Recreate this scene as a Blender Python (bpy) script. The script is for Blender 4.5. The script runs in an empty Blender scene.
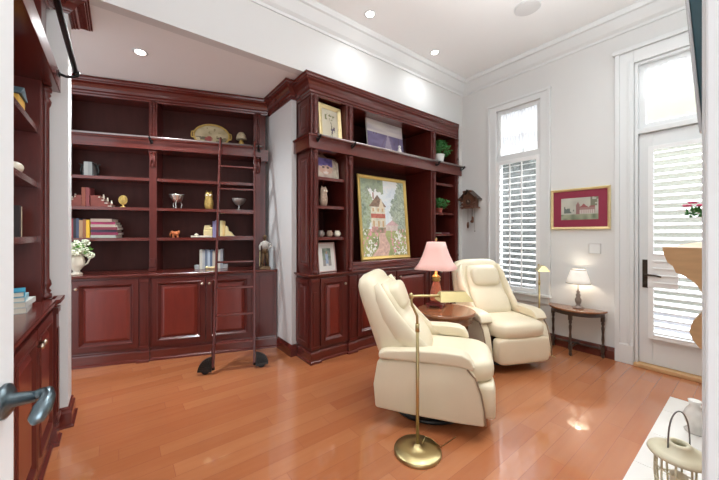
import bpy, bmesh, math, random
from mathutils import Vector, Matrix
random.seed(7)
C = bpy.context.scene
COL = C.collection
PI = math.pi
R = math.radians

# ------------------------------------------------------------------ camera, world, light, exposure
cam_data = bpy.data.cameras.new('camera')
cam = bpy.data.objects.new('camera', cam_data); COL.objects.link(cam)
cam_data.sensor_width = 36.0
cam_data.lens = 312.0 / 719.0 * 36.0
cam_data.shift_y = -6.5 / 719.0
cam_data.clip_start = 0.02
cam.location = (0, 0, 1.38)
cam.rotation_euler = (R(90), 0, R(-37.712))
C.camera = cam

C.view_settings.view_transform = 'Standard'
C.view_settings.look = 'None'
C.view_settings.gamma = 1.0
C.view_settings.use_curve_mapping = False
C.view_settings.exposure = 0.48

world = bpy.data.worlds.new('world'); C.world = world
world.use_nodes = True
wn = world.node_tree.nodes
wn['Background'].inputs[0].default_value = (0.86, 0.93, 1.0, 1)
wn['Background'].inputs[1].default_value = 1.25

def area(name, loc, rot, sx, sy, power, color=(1, 1, 1)):
    l = bpy.data.lights.new(name, 'AREA'); l.shape = 'RECTANGLE'; l.size = sx; l.size_y = sy
    l.energy = power; l.color = color
    o = bpy.data.objects.new(name, l); COL.objects.link(o); o.location = loc; o.rotation_euler = rot
    return o
def spot(name, loc, power, angle=110, blend=1.0, color=(0.93, 0.975, 1.0), radius=0.09):
    l = bpy.data.lights.new(name, 'SPOT'); l.energy = power; l.spot_size = R(angle); l.spot_blend = blend
    l.color = color; l.shadow_soft_size = radius
    o = bpy.data.objects.new(name, l); COL.objects.link(o); o.location = loc
    return o
# open sky light falling on the window wall from outside, above the garden
area('garden_skylight', (7.6, 1.3, 5.6), (0, R(52), 0), 4.0, 4.0, 1900, (0.93, 0.97, 1.0))
# fill lamp added behind the doorway, standing for a bright adjoining room
area('hall_fill', (0.9, -2.7, 1.9), (R(101), 0, R(12)), 3.0, 2.6, 88, (0.94, 0.97, 1.0))
# added fill lamp facing up at the ceiling, a fitting the room lacks
area('ceiling_fill', (1.9, 0.5, 2.8), (R(180), 0, 0), 1.8, 1.2, 31, (0.97, 0.985, 1.0))

# ------------------------------------------------------------------ materials
def mat(name, color, rough=0.5, metal=0.0, noise=0.0, nscale=20, coat=0.0, emit=None, estr=0.0, trans=0.0, alpha=1.0, bump=0.0, stretch=None, sheen=0.0):
    m = bpy.data.materials.new(name); m.use_nodes = True
    nt = m.node_tree; b = nt.nodes['Principled BSDF']
    c = (*color, 1)
    b.inputs['Base Color'].default_value = c
    b.inputs['Roughness'].default_value = rough
    b.inputs['Metallic'].default_value = metal
    b.inputs['Coat Weight'].default_value = coat
    b.inputs['Coat Roughness'].default_value = 0.15
    b.inputs['Transmission Weight'].default_value = trans
    b.inputs['Alpha'].default_value = alpha
    if sheen: b.inputs['Sheen Weight'].default_value = sheen
    if emit:
        b.inputs['Emission Color'].default_value = (*emit, 1); b.inputs['Emission Strength'].default_value = estr
    if noise or bump:
        tc = nt.nodes.new('ShaderNodeTexCoord'); mp = nt.nodes.new('ShaderNodeMapping')
        mp.inputs['Scale'].default_value = stretch or (1, 1, 1)
        n = nt.nodes.new('ShaderNodeTexNoise'); n.inputs['Scale'].default_value = nscale; n.inputs['Detail'].default_value = 4
        nt.links.new(tc.outputs['Object'], mp.inputs[0]); nt.links.new(mp.outputs[0], n.inputs['Vector'])
        if noise:
            mx = nt.nodes.new('ShaderNodeMix'); mx.data_type = 'RGBA'
            mx.inputs[6].default_value = tuple(v * (1 - noise) for v in color) + (1,)
            mx.inputs[7].default_value = tuple(min(1, v * (1 + noise)) for v in color) + (1,)
            nt.links.new(n.outputs['Fac'], mx.inputs[0]); nt.links.new(mx.outputs[2], b.inputs['Base Color'])
        if bump:
            bp = nt.nodes.new('ShaderNodeBump'); bp.inputs['Strength'].default_value = bump; bp.inputs['Distance'].default_value = 0.01
            nt.links.new(n.outputs['Fac'], bp.inputs['Height']); nt.links.new(bp.outputs[0], b.inputs['Normal'])
    return m

M = {}
M['wall'] = mat('wall_paint', (0.73, 0.735, 0.725), 0.75, noise=0.015, nscale=3)
M['ceil'] = mat('ceiling_paint', (0.90, 0.90, 0.89), 0.8, noise=0.01, nscale=2)
M['trim'] = mat('trim_paint', (0.76, 0.78, 0.78), 0.4, noise=0.01, nscale=4)
M['wood'] = mat('cherry_wood', (0.098, 0.0155, 0.011), 0.32, noise=0.3, nscale=7, coat=0.3, stretch=(6, 6, 0.8))
M['wood_h'] = mat('cherry_wood_horizontal', (0.120, 0.0185, 0.0125), 0.26, noise=0.25, nscale=7, coat=0.6, stretch=(0.8, 6, 6))
M['field'] = mat('cherry_door_field', (0.165, 0.021, 0.0125), 0.30, noise=0.25, nscale=6, coat=0.3, stretch=(5, 5, 0.8))
M['wood_in'] = mat('cherry_back_shaded', (0.058, 0.0165, 0.013), 0.5, noise=0.3, nscale=5, coat=0.0, stretch=(4, 4, 0.7))  # same cherry darkened, the shade inside the bays put into its colour
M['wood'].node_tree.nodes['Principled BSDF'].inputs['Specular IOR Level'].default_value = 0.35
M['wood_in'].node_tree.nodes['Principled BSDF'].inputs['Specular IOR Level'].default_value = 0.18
M['black'] = mat('black_iron', (0.012, 0.011, 0.011), 0.35, metal=0.6)
M['blackm'] = mat('black_plastic', (0.01, 0.012, 0.012), 0.3)
M['brass'] = mat('brass', (0.56, 0.46, 0.23), 0.36, metal=1.0, noise=0.12, nscale=9)
M['nickel'] = mat('antique_nickel_knob', (0.55, 0.46, 0.36), 0.3, metal=1.0)
M['bronze'] = mat('oil_rubbed_bronze', (0.06, 0.045, 0.035), 0.4, metal=0.8)
M['steel'] = mat('steel_rail', (0.42, 0.36, 0.35), 0.3, metal=0.8)
M['gun'] = mat('blue_grey_metal', (0.13, 0.17, 0.19), 0.28, metal=0.9)
M['leather'] = mat('cream_leather', (0.84, 0.755, 0.56), 0.38, noise=0.05, nscale=5, bump=0.12)
M['piping'] = mat('leather_edge', (0.33, 0.23, 0.14), 0.5, noise=0.1)
M['tablewood'] = mat('walnut_tabletop', (0.235, 0.095, 0.042), 0.2, noise=0.45, nscale=6, coat=0.5, stretch=(1, 5, 1))
M['darkwood'] = mat('dark_turned_wood', (0.055, 0.03, 0.02), 0.4, noise=0.3)
M['oak'] = mat('mantel_oak', (0.60, 0.37, 0.18), 0.5, noise=0.15, nscale=8, stretch=(1, 1, 6))
M['gold'] = mat('gilded_wood', (0.66, 0.46, 0.14), 0.4, metal=0.5, noise=0.12)
M['goldsoft'] = mat('pale_gold', (0.82, 0.68, 0.36), 0.4, metal=0.35, noise=0.15, nscale=30)
M['white'] = mat('white_ceramic', (0.86, 0.85, 0.81), 0.25, noise=0.02)
M['cream'] = mat('cream_ceramic', (0.80, 0.74, 0.60), 0.3, noise=0.05)
M['paper'] = mat('book_pages', (0.78, 0.72, 0.60), 0.8, noise=0.06, nscale=60)
M['silver'] = mat('silver', (0.75, 0.74, 0.70), 0.25, metal=0.9, noise=0.1)
M['leaf'] = mat('leaf_green', (0.05, 0.22, 0.05), 0.5, noise=0.5, nscale=30)
M['leafl'] = mat('leaf_bright', (0.18, 0.42, 0.08), 0.5, noise=0.4, nscale=30)
M['petal'] = mat('white_petals', (0.84, 0.88, 0.68), 0.6, noise=0.08, nscale=25)
M['pink'] = mat('pink_petals', (0.75, 0.12, 0.25), 0.6, noise=0.2)
M['terracotta'] = mat('red_glazed_pot', (0.45, 0.10, 0.07), 0.35, noise=0.2)
M['marble'] = mat('hearth_marble', (0.86, 0.85, 0.81), 0.2, noise=0.05, nscale=3, coat=0.3)
M['glass'] = mat('window_glass', (1, 1, 1), 0.0, alpha=0.10)
M['clear'] = mat('clear_glass', (0.9, 0.95, 0.95), 0.05, alpha=0.35)
M['sheer'] = mat('sheer_curtain', (0.9, 0.92, 0.95), 0.9, alpha=0.72)
M['slat'] = mat('shutter_paint', (0.86, 0.87, 0.87), 0.4, noise=0.01)
M['lamp_on'] = mat('downlight_glow', (1, 1, 1), 0.5, emit=(1, 0.96, 0.88), estr=14)
M['grille'] = mat('speaker_grille', (0.70, 0.70, 0.69), 0.7, noise=0.1, nscale=200)
M['tvback'] = mat('tv_back', (0.015, 0.055, 0.07), 0.3, noise=0.1)
M['greyplastic'] = mat('tv_bezel', (0.45, 0.45, 0.46), 0.35)
M['mat_red'] = mat('burgundy_mat_board', (0.27, 0.025, 0.06), 0.7, noise=0.08)
M['mat_white'] = mat('white_mat_board', (0.80, 0.77, 0.72), 0.7, noise=0.03)
M['pinkmat'] = mat('pink_tinted_mat_board', (0.62, 0.42, 0.38), 0.6, noise=0.05)
M['hedge'] = mat('hedge_leaves', (0.022, 0.034, 0.026), 0.8, noise=0.6, nscale=12)
M['patio'] = mat('patio_boards', (0.13, 0.13, 0.145), 0.7, noise=0.15, nscale=3)
M['render'] = mat('stucco', (0.26, 0.26, 0.20), 0.85, noise=0.06, nscale=5)
M['brown'] = mat('carved_brown_wood', (0.14, 0.06, 0.035), 0.55, noise=0.45, nscale=40)
M['statue'] = mat('bronze_patina', (0.16, 0.10, 0.05), 0.4, metal=0.5, noise=0.5, nscale=35)
M['statuew'] = mat('statue_shirt', (0.55, 0.52, 0.47), 0.5, noise=0.3, nscale=40)
M['owl'] = mat('speckled_gold_ceramic', (0.48, 0.32, 0.09), 0.3, metal=0.4, noise=0.85, nscale=38)
M['speck'] = mat('speckled_cream_glaze', (0.62, 0.52, 0.34), 0.4, noise=0.55, nscale=45)
M['owl2'] = mat('speckled_stone_ceramic', (0.42, 0.30, 0.22), 0.4, noise=0.8, nscale=60)
M['orange'] = mat('orange_ceramic', (0.55, 0.16, 0.05), 0.4, noise=0.4, nscale=60)
M['lampbody'] = mat('coral_lamp_body', (0.50, 0.15, 0.07), 0.35, noise=0.5, nscale=45, coat=0.3)
M['lampfoot'] = mat('dark_red_lacquer', (0.14, 0.02, 0.02), 0.25, coat=0.4, noise=0.1)
M['shade'] = mat('pink_lampshade', (0.84, 0.52, 0.47), 0.8, emit=(1.0, 0.50, 0.42), estr=0.10, noise=0.04, nscale=60)
M['shadew'] = mat('white_lampshade', (0.85, 0.82, 0.76), 0.8, emit=(1.0, 0.93, 0.82), estr=0.25)
M['pewter'] = mat('pewter', (0.28, 0.24, 0.22), 0.4, metal=0.5, noise=0.3)
M['lantern'] = mat('cream_painted_metal', (0.72, 0.68, 0.50), 0.45, noise=0.08)
M['wire'] = mat('grey_wire', (0.25, 0.25, 0.25), 0.35, metal=0.8)
M['crystal'] = mat('smoked_glass', (0.14, 0.14, 0.14), 0.05, alpha=0.55, coat=0.5)

def floor_material():
    m = bpy.data.materials.new('cherry_floorboards'); m.use_nodes = True
    nt = m.node_tree; b = nt.nodes['Principled BSDF']
    g = nt.nodes.new('ShaderNodeNewGeometry')
    br = nt.nodes.new('ShaderNodeTexBrick')
    br.offset = 0.0; br.offset_frequency = 2; br.squash = 1.0
    br.inputs['Color1'].default_value = (0.0, 0, 0, 1); br.inputs['Color2'].default_value = (1, 1, 1, 1)
    br.inputs['Mortar'].default_value = (0.5, 0.5, 0.5, 1)
    br.inputs['Scale'].default_value = 1.0; br.inputs['Mortar Size'].default_value = 0.0012
    br.inputs['Mortar Smooth'].default_value = 0.2
    br.inputs['Brick Width'].default_value = 1.1; br.inputs['Row Height'].default_value = 0.12
    sx = nt.nodes.new('ShaderNodeSeparateXYZ'); nt.links.new(g.outputs['Position'], sx.inputs[0])
    def mth(op, a, bb=None):
        q = nt.nodes.new('ShaderNodeMath'); q.operation = op
        for i_, v_ in enumerate((a, bb)):
            if v_ is None: continue
            if isinstance(v_, (int, float)): q.inputs[i_].default_value = v_
            else: nt.links.new(v_, q.inputs[i_])
        return q.outputs[0]
    row = mth('FLOOR', mth('DIVIDE', sx.outputs[1], 0.12))
    rnd_ = mth('FRACT', mth('MULTIPLY', mth('SINE', mth('MULTIPLY', row, 12.9898)), 43758.5))
    cb = nt.nodes.new('ShaderNodeCombineXYZ')
    nt.links.new(mth('ADD', sx.outputs[0], mth('MULTIPLY', rnd_, 5.3)), cb.inputs[0]); nt.links.new(sx.outputs[1], cb.inputs[1])
    nt.links.new(cb.outputs[0], br.inputs['Vector'])
    mp = nt.nodes.new('ShaderNodeMapping'); mp.inputs['Scale'].default_value = (1.2, 11, 1)
    nt.links.new(g.outputs['Position'], mp.inputs[0])
    n = nt.nodes.new('ShaderNodeTexNoise'); n.inputs['Scale'].default_value = 2.2; n.inputs['Detail'].default_value = 6
    nt.links.new(mp.outputs[0], n.inputs['Vector'])
    mix = nt.nodes.new('ShaderNodeMix'); mix.data_type = 'FLOAT'
    mix.inputs[0].default_value = 0.5
    nt.links.new(br.outputs['Color'], mix.inputs[2]); nt.links.new(n.outputs['Fac'], mix.inputs[3])
    cr = nt.nodes.new('ShaderNodeValToRGB')
    cr.color_ramp.elements[0].position = 0.12; cr.color_ramp.elements[0].color = (0.42, 0.130, 0.048, 1)
    cr.color_ramp.elements[1].position = 0.9; cr.color_ramp.elements[1].color = (0.53, 0.205, 0.085, 1)
    e = cr.color_ramp.elements.new(0.5); e.color = (0.47, 0.165, 0.064, 1)
    nt.links.new(mix.outputs[0], cr.inputs[0])
    # thin dark bevel line between boards
    mx = nt.nodes.new('ShaderNodeMix'); mx.data_type = 'RGBA'
    nt.links.new(br.outputs['Fac'], mx.inputs[0]); nt.links.new(cr.outputs[0], mx.inputs[6])
    mx.inputs[7].default_value = (0.33, 0.10, 0.05, 1)
    nt.links.new(mx.outputs[2], b.inputs['Base Color'])
    bp = nt.nodes.new('ShaderNodeBump'); bp.inputs['Strength'].default_value = 0.25; bp.inputs['Distance'].default_value = 0.002
    bp.invert = True
    nt.links.new(br.outputs['Fac'], bp.inputs['Height'])
    n2 = nt.nodes.new('ShaderNodeTexNoise'); n2.inputs['Scale'].default_value = 2.5
    nt.links.new(g.outputs['Position'], n2.inputs['Vector'])
    bp2 = nt.nodes.new('ShaderNodeBump'); bp2.inputs['Strength'].default_value = 0.06; bp2.inputs['Distance'].default_value = 0.05
    nt.links.new(n2.outputs['Fac'], bp2.inputs['Height']); nt.links.new(bp.outputs[0], bp2.inputs['Normal'])
    nt.links.new(bp2.outputs[0], b.inputs['Normal'])
    b.inputs['Roughness'].default_value = 0.25
    b.inputs['Coat Weight'].default_value = 1.0; b.inputs['Coat Roughness'].default_value = 0.04; b.inputs['Coat IOR'].default_value = 1.6
    return m
M['floor'] = floor_material()

def picture_material():
    m = bpy.data.materials.new('painted_picture'); m.use_nodes = True
    nt = m.node_tree; b = nt.nodes['Principled BSDF']
    a = nt.nodes.new('ShaderNodeAttribute'); a.attribute_name = 'Col'
    nt.links.new(a.outputs['Color'], b.inputs['Base Color'])
    b.inputs['Roughness'].default_value = 0.45
    return m
M['picture'] = picture_material()
_book = {}
def bookmat(c):
    k = tuple(round(v, 3) for v in c)
    if k not in _book: _book[k] = mat('book_cloth', c, 0.55, noise=0.1, nscale=40)
    return _book[k]

# ------------------------------------------------------------------ mesh building
class MB:
    def __init__(s): s.v = []; s.f = []
    def add(s, vs, fs):
        n = len(s.v); s.v += [tuple(v) for v in vs]; s.f += [tuple(i + n for i in f) for f in fs]; return s
    def box(s, x0, x1, y0, y1, z0, z1):
        x0, x1 = min(x0, x1), max(x0, x1); y0, y1 = min(y0, y1), max(y0, y1); z0, z1 = min(z0, z1), max(z0, z1)
        return s.add([(x0,y0,z0),(x1,y0,z0),(x1,y1,z0),(x0,y1,z0),(x0,y0,z1),(x1,y0,z1),(x1,y1,z1),(x0,y1,z1)],
                     [(0,3,2,1),(4,5,6,7),(0,1,5,4),(1,2,6,5),(2,3,7,6),(3,0,4,7)])
    def rings(s, rings, closed_ends=True, loop=False):
        n = len(rings[0]); vs = [p for r in rings for p in r]; fs = []
        m = len(rings)
        for i in range(m if loop else m - 1):
            a, b = i * n, ((i + 1) % m) * n
            for j in range(n):
                k = (j + 1) % n
                fs.append((a + j, a + k, b + k, b + j))
        if closed_ends and not loop:
            fs.append(tuple(range(n))[::-1]); fs.append(tuple((m - 1) * n + j for j in range(n)))
        return s.add(vs, fs)
    def lathe(s, prof, cx=0, cy=0, cz=0, n=24, sx=1, sy=1):
        rs = []
        for r, z in prof:
            r = max(r, 0.0004)
            rs.append([(cx + sx * r * math.cos(2*PI*j/n), cy + sy * r * math.sin(2*PI*j/n), cz + z) for j in range(n)])
        return s.rings(rs)
    def tube(s, pts, r, n=10, loop=False):
        pts = [Vector(p) for p in pts]; m = len(pts)
        rr = r if isinstance(r, (list, tuple)) else [r] * m
        rs = []; up = None
        for i, p in enumerate(pts):
            if loop: t = pts[(i + 1) % m] - pts[i - 1]
            else: t = pts[min(i + 1, m - 1)] - pts[max(i - 1, 0)]
            t.normalize()
            if up is None:
                up = Vector((0, 0, 1)) if abs(t.z) < 0.9 else Vector((1, 0, 0))
            a = (up - t * up.dot(t)).normalized(); b = t.cross(a); up = a
            rs.append([tuple(p + rr[i] * (math.cos(2*PI*j/n) * a + math.sin(2*PI*j/n) * b)) for j in range(n)])
        return s.rings(rs, loop=loop)
    def ball(s, c, rx, ry=None, rz=None, n=12, m=8):
        ry = ry or rx; rz = rz or rx
        rs = []
        for i in range(m + 1):
            a = -PI/2 + PI * i / m; q = max(math.cos(a), 0.01)
            rs.append([(c[0] + rx*q*math.cos(2*PI*j/n), c[1] + ry*q*math.sin(2*PI*j/n), c[2] + rz*math.sin(a)) for j in range(n)])
        return s.rings(rs)
    def prism(s, poly, axis, a, b):
        def P(p, t):
            if axis == 'y': return (p[0], t, p[1])
            if axis == 'x': return (t, p[0], p[1])
            return (p[0], p[1], t)
        return s.rings([[P(p, a) for p in poly], [P(p, b) for p in poly]])
    def sweep(s, path, prof, closed=False):
        """moulding: path of (x,y), outward is to the right of travel; profile of (out, z) points"""
        m = len(path); rs = []
        for i in range(m):
            p = Vector(path[i])
            def nrm(a, b):
                d = (Vector(b) - Vector(a)).normalized(); return Vector((d.y, -d.x))
            n1 = nrm(path[i-1], path[i]) if (i > 0 or closed) else None
            n2 = nrm(path[i], path[(i+1) % m]) if (i < m-1 or closed) else None
            if n1 is None: nn = n2
            elif n2 is None: nn = n1
            else:
                nn = n1 + n2; nn = nn / max(nn.length_squared, 1e-6) * 2
            rs.append([(p.x + nn.x * o, p.y + nn.y * o, z) for o, z in prof])
        return s.rings(rs, loop=closed)
    def panel(s, x0, x1, z0, z1, y, loops):
        """raised panel in the xz plane facing -y: loops of (inset, forward)"""
        rs = []
        for ins, fw in loops:
            rs.append([(x0+ins, y-fw, z0+ins), (x1-ins, y-fw, z0+ins), (x1-ins, y-fw, z1-ins), (x0+ins, y-fw, z1-ins)])
        return s.rings(rs)
    def xf(s, mtx):
        s.v = [tuple(mtx @ Vector(v)) for v in s.v]; return s
    def make(s, name, m, parent=None, bevel=0, smooth=False, sub=0, seg=2):
        me = bpy.data.meshes.new(name); me.from_pydata(s.v, [], s.f)
        bm = bmesh.new(); bm.from_mesh(me)
        bmesh.ops.recalc_face_normals(bm, faces=bm.faces); bm.to_mesh(me); bm.free()
        me.materials.append(m)
        o = bpy.data.objects.new(name, me); COL.objects.link(o)
        if parent: o.parent = parent
        if smooth:
            for p in me.polygons: p.use_smooth = True
        if bevel:
            b = o.modifiers.new('bevel', 'BEVEL'); b.width = bevel; b.segments = seg; b.limit_method = 'ANGLE'; b.angle_limit = R(40)
        if sub:
            u = o.modifiers.new('sub', 'SUBSURF'); u.levels = sub; u.render_levels = sub
        return o

def tag(o, label, cat, group=None, kind=None):
    o['label'] = label; o['category'] = cat
    if group: o['group'] = group
    if kind: o['kind'] = kind
    return o
def thing(name, label, cat, loc=(0, 0, 0), rz=0, group=None):
    o = bpy.data.objects.new(name, None); COL.objects.link(o)
    o.empty_display_size = 0.1; o.location = loc; o.rotation_euler = (0, 0, rz)
    return tag(o, label, cat, group)
def struct(name, mb, m, **k):
    o = mb.make(name, m, **k); o['kind'] = 'structure'; return o

def frame_of(loc, rz):
    c, s = math.cos(rz), math.sin(rz)
    return lambda u, d, z=0: (loc[0] + c*u - s*d, loc[1] + s*u + c*d, z)
RA = R(-19.5)
WA = frame_of((-0.387, 4.30), RA)
WB = frame_of((0, 2.93), 0)
RC = R(90)
WC = frame_of((-0.345, 0), RC)

# ------------------------------------------------------------------ room shell
XW = 4.30; CZ = 3.72; SZ = 3.05; YH = 2.90
struct('floor', MB().box(-3, XW + 0.2, -3, 6.2, -0.1, 0), M['floor'])
struct('ceiling', MB().box(-3, XW + 0.2, -3, YH + 0.1, CZ, CZ + 0.1), M['ceil'])
# lower ceiling of the alcove with its front header; the back wall above the far bookcase
struct('ceiling_alcove', MB().box(-3, 1.75, YH + 0.1, 6.2, SZ, SZ + 0.08), M['ceil'])
struct('wall_header', MB().box(-3, 1.75, YH, YH + 0.1, SZ, CZ), M['wall'])
struct('wall_back', MB().box(1.60, XW + 0.14, 3.45, 3.55, 0, 3.06).box(1.75, XW + 0.14, YH, 3.55, 3.06, CZ).box(4.22, XW, 2.91, 3.45, 0, 3.06), M['wall'])
struct('wall_return', MB().box(1.54, 1.60, 3.24, 4.2, 0, SZ), M['wall'])
struct('wall_alcove', MB().box(-2.6, 2.2, 0.52, 0.60, 0, SZ).xf(Matrix.Translation((-0.387, 4.30, 0)) @ Matrix.Rotation(RA, 4, 'Z')), M['wall'])
struct('wall_stub', MB().box(-0.95, -0.285, 3.05, 3.25, 0, SZ), M['wall'])
struct('wall_left', MB().box(-0.95, -0.80, -0.2, 3.05, 0, CZ), M['wall'])
# window wall, pierced for window and door
wy = [(-0.30, -0.03, 0, CZ), (0.83, 1.75, 0, CZ), (2.34, 2.90, 0, CZ), (2.90, 3.6, 0, 3.06), (-0.03, 0.83, 3.17, CZ), (1.75, 2.34, 0, 0.60), (1.75, 2.34, 3.12, CZ)]
mb = MB()
for a, b, c, d in wy: mb.box(XW, XW + 0.14, a, b, c, d)
struct('wall_right', mb, M['wall'])
struct('wall_front', MB().box(0.62, XW + 0.14, -0.30, -0.12, 0, CZ).box(-2.6, -0.62, -0.30, -0.12, 0, CZ), M['wall'])
# jamb of the opening the camera looks through
mb = MB().box(0.61, 0.74, -0.16, 0.036, 0, CZ).box(0.60, 0.61, -0.16, 0.046, 0, CZ).box(0.615, 0.72, 0.036, 0.050, 0, CZ)
struct('trim_1', mb, M['trim'], bevel=0.003)

# white ceiling crown
cprof = [(0, CZ), (0, CZ-0.19), (0.015, CZ-0.19), (0.02, CZ-0.165), (0.05, CZ-0.14), (0.085, CZ-0.09), (0.11, CZ-0.055), (0.135, CZ-0.05), (0.15, CZ-0.02), (0.15, CZ)]
struct('trim_2', MB().sweep([(-2.9, YH), (XW, YH), (XW, -0.12), (0.74, -0.12)], cprof), M['trim'])

# ------------------------------------------------------------------ window 1 (tall shuttered window with transom)
def ring_boxes(mb, y0, y1, z0, z1, t, x0, x1):
    mb.box(x0, x1, y0, y0+t, z0, z1).box(x0, x1, y1-t, y1, z0, z1).box(x0, x1, y0+t, y1-t, z0, z0+t).box(x0, x1, y0+t, y1-t, z1-t, z1); return mb
win = bpy.data.objects.new('window_1', None); COL.objects.link(win); win['kind'] = 'structure'; win.location = (XW, 2.05, 0)
def wl(mb): return mb.xf(Matrix.Translation((-XW, -2.05, 0)))
mb = MB()
mb.box(XW-0.022, XW, 1.65, 1.75, 0.60, 3.20).box(XW-0.022, XW, 2.34, 2.44, 0.60, 3.20).box(XW-0.022, XW, 1.75, 2.34, 3.12, 3.20)
mb.box(XW-0.035, XW, 1.63, 1.66, 0.60, 3.22).box(XW-0.035, XW, 2.43, 2.46, 0.60, 3.22).box(XW-0.040, XW, 1.62, 2.47, 3.19, 3.225)
wl(mb).make('window_casing', M['trim'], win, bevel=0.004)
mb = MB().box(XW-0.06, XW+0.06, 1.62, 2.47, 0.57, 0.60).box(XW-0.03, XW, 1.65, 2.44, 0.49, 0.57)
wl(mb).make('window_sill', M['trim'], win, bevel=0.004)
mb = MB(); ring_boxes(mb, 1.752, 2.338, 2.43, 3.118, 0.05, XW+0.02, XW+0.07); mb.box(XW+0.0, XW+0.08, 1.752, 2.338, 2.40, 2.48)
wl(mb).make('transom_frame', M['trim'], win, bevel=0.003)
wl(MB().box(XW+0.06, XW+0.085, 1.98, 2.01, 2.48, 3.07).box(XW+0.06, XW+0.085, 1.80, 1.98, 2.74, 2.77).box(XW+0.06, XW+0.085, 2.01, 2.29, 2.74, 2.77)).make('muntins', M['trim'], win)
mb = MB(); ring_boxes(mb, 1.752, 2.338, 0.602, 2.40, 0.03, XW+0.06, XW+0.11)
wl(mb).make('window_frame', M['trim'], win)
wl(MB().box(XW+0.085, XW+0.09, 1.78, 2.31, 0.63, 2.40)).make('window_pane', M['glass'], win)
wl(MB().box(XW+0.05, XW+0.055, 1.80, 2.29, 2.48, 3.07)).make('transom_pane', M['glass'], win)
# gathered sheer behind the transom
def sheer(y0, y1, z0, z1, x, scallop=0.0):
    nx, nz = 60, 6; vs = []; fs = []
    for i in range(nx + 1):
        y = y0 + (y1-y0)*i/nx
        xx = x + 0.008*math.sin(i*1.25)
        zb = z0 + (scallop*abs(math.sin(i*PI/10)) if scallop else 0)
        for j in range(nz + 1): vs.append((xx, y, zb + (z1-zb)*j/nz))
    for i in range(nx):
        for j in range(nz):
            a = i*(nz+1)+j; fs.append((a, a+1, a+nz+2, a+nz+1))
    return MB().add(vs, fs)
cur = sheer(1.80, 2.29, 2.60, 3.07, XW+0.035, -0.015).make('curtain', M['sheer'], smooth=True)
tag(cur, 'sheer white curtain gathered over the transom of the shuttered window', 'curtain')

def shutter(y0, y1, z0, z1, x, parent, nslat, stile=0.05, tilt=18, off=(0, 0), cutout=None, depth=0.055, mids=()):
    """louvred shutter panel; cutout = (ya, yb, za, zb) left free of slats"""
    ox, oy = off
    fr = MB(); ring_boxes(fr, y0, y1, z0, z1, stile, x-0.015, x+0.015)
    for mm in mids: fr.box(x-0.015, x+0.015, y0+stile, y1-stile, mm-0.02, mm+0.02)
    if cutout:
        ya, yb, za, zb = cutout
        fr.box(x-0.016, x+0.016, yb-0.0, yb+0.02, za, zb)
    fr.xf(Matrix.Translation((-ox, -oy, 0))).make('shutter_frame', M['slat'], parent, bevel=0.002)
    sl = MB()
    for i in range(nslat):
        z = z0 + stile + (z1-z0-2*stile)*(i+0.5)/nslat
        ya2, yb2 = y0+stile, y1-stile
        if cutout and cutout[2] < z < cutout[3]:
            yb2 = cutout[0]
        if yb2 - ya2 < 0.02: continue
        t = R(tilt); h = depth/2
        p = [(-h*math.cos(t), h*math.sin(t)-0.005), (h*math.cos(t), -h*math.sin(t)-0.005), (h*math.cos(t), -h*math.sin(t)+0.005), (-h*math.cos(t), h*math.sin(t)+0.005)]
        sl.rings([[(x+a, ya2, z+b) for a, b in p], [(x+a, yb2, z+b) for a, b in p]])
    sl.xf(Matrix.Translation((-ox, -oy, 0))).make('louvres', M['slat'], parent)
shut = thing('window_shutter', 'tall white plantation shutter filling the narrow window beside the cuckoo clock', 'shutter', (XW, 2.05, 0.60))
# local frame: z offset too
shut.location = (XW, 2.05, 0)
shutter(1.752, 2.338, 0.605, 2.40, XW-0.0, shut, 21, stile=0.052, tilt=-14, off=(XW, 2.05))
MB().tube([(-0.032, -0.075, 0.66), (-0.032, -0.075, 2.35)], 0.010, 6).make('tilt_rod', M['slat'], shut)
MB().tube([(-0.032, 0.085, 0.66), (-0.032, 0.085, 2.35)], 0.010, 6).make('tilt_rod', M['slat'], shut)

# ------------------------------------------------------------------ door 1 (glazed patio door) with transom
door = bpy.data.objects.new('door_1', None); COL.objects.link(door); door['kind'] = 'structure'; door.location = (XW, 0.40, 0)
def dl(mb): return mb.xf(Matrix.Translation((-XW, -0.40, 0)))
mb = MB()
mb.box(XW-0.022, XW, 0.83, 0.96, 0, 3.30).box(XW-0.022, XW, -0.03, 0.83, 3.17, 3.30)
mb.box(XW-0.038, XW, 0.945, 0.985, 0, 3.33).box(XW-0.032, XW, 0.86, 0.88, 0.2, 3.20).box(XW-0.05, XW, -0.06, 1.0, 3.30, 3.345).box(XW-0.036, XW, 0.835, 0.95, 0, 0.20)
dl(mb).make('door_casing', M['trim'], door, bevel=0.004)
mb = MB().box(XW, XW+0.14, 0.80, 0.828, 0, 3.168).box(XW, XW+0.14, -0.028, 0.0, 0, 3.168).box(XW, XW+0.14, 0.0, 0.80, 3.14, 3.168).box(XW-0.004, XW+0.10, 0.0, 0.80, 2.42, 2.47)
ring_boxes(mb, 0.0, 0.80, 2.47, 3.14, 0.055, XW+0.04, XW+0.08)
dl(mb).make('door_frame', M['trim'], door, bevel=0.003)
dl(MB().box(XW+0.06, XW+0.064, 0.05, 0.75, 2.52, 3.09)).make('transom_pane', M['glass'], door)
mb = MB(); mb.box(XW+0.03, XW+0.075, 0.004, 0.12, 0.04, 2.415).box(XW+0.03, XW+0.075, 0.69, 0.796, 0.04, 2.415).box(XW+0.03, XW+0.075, 0.12, 0.69, 0.04, 0.36).box(XW+0.03, XW+0.075, 0.12, 0.69, 2.26, 2.415)
dl(mb).make('door_leaf', M['trim'], door, bevel=0.003)
dl(MB().box(XW+0.05, XW+0.055, 0.12, 0.69, 0.36, 2.26)).make('door_pane', M['glass'], door)
dl(MB().box(XW-0.05, XW+0.14, -0.02, 0.828, 0.0, 0.035)).make('threshold', M['oak'], door, bevel=0.006)
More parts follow.
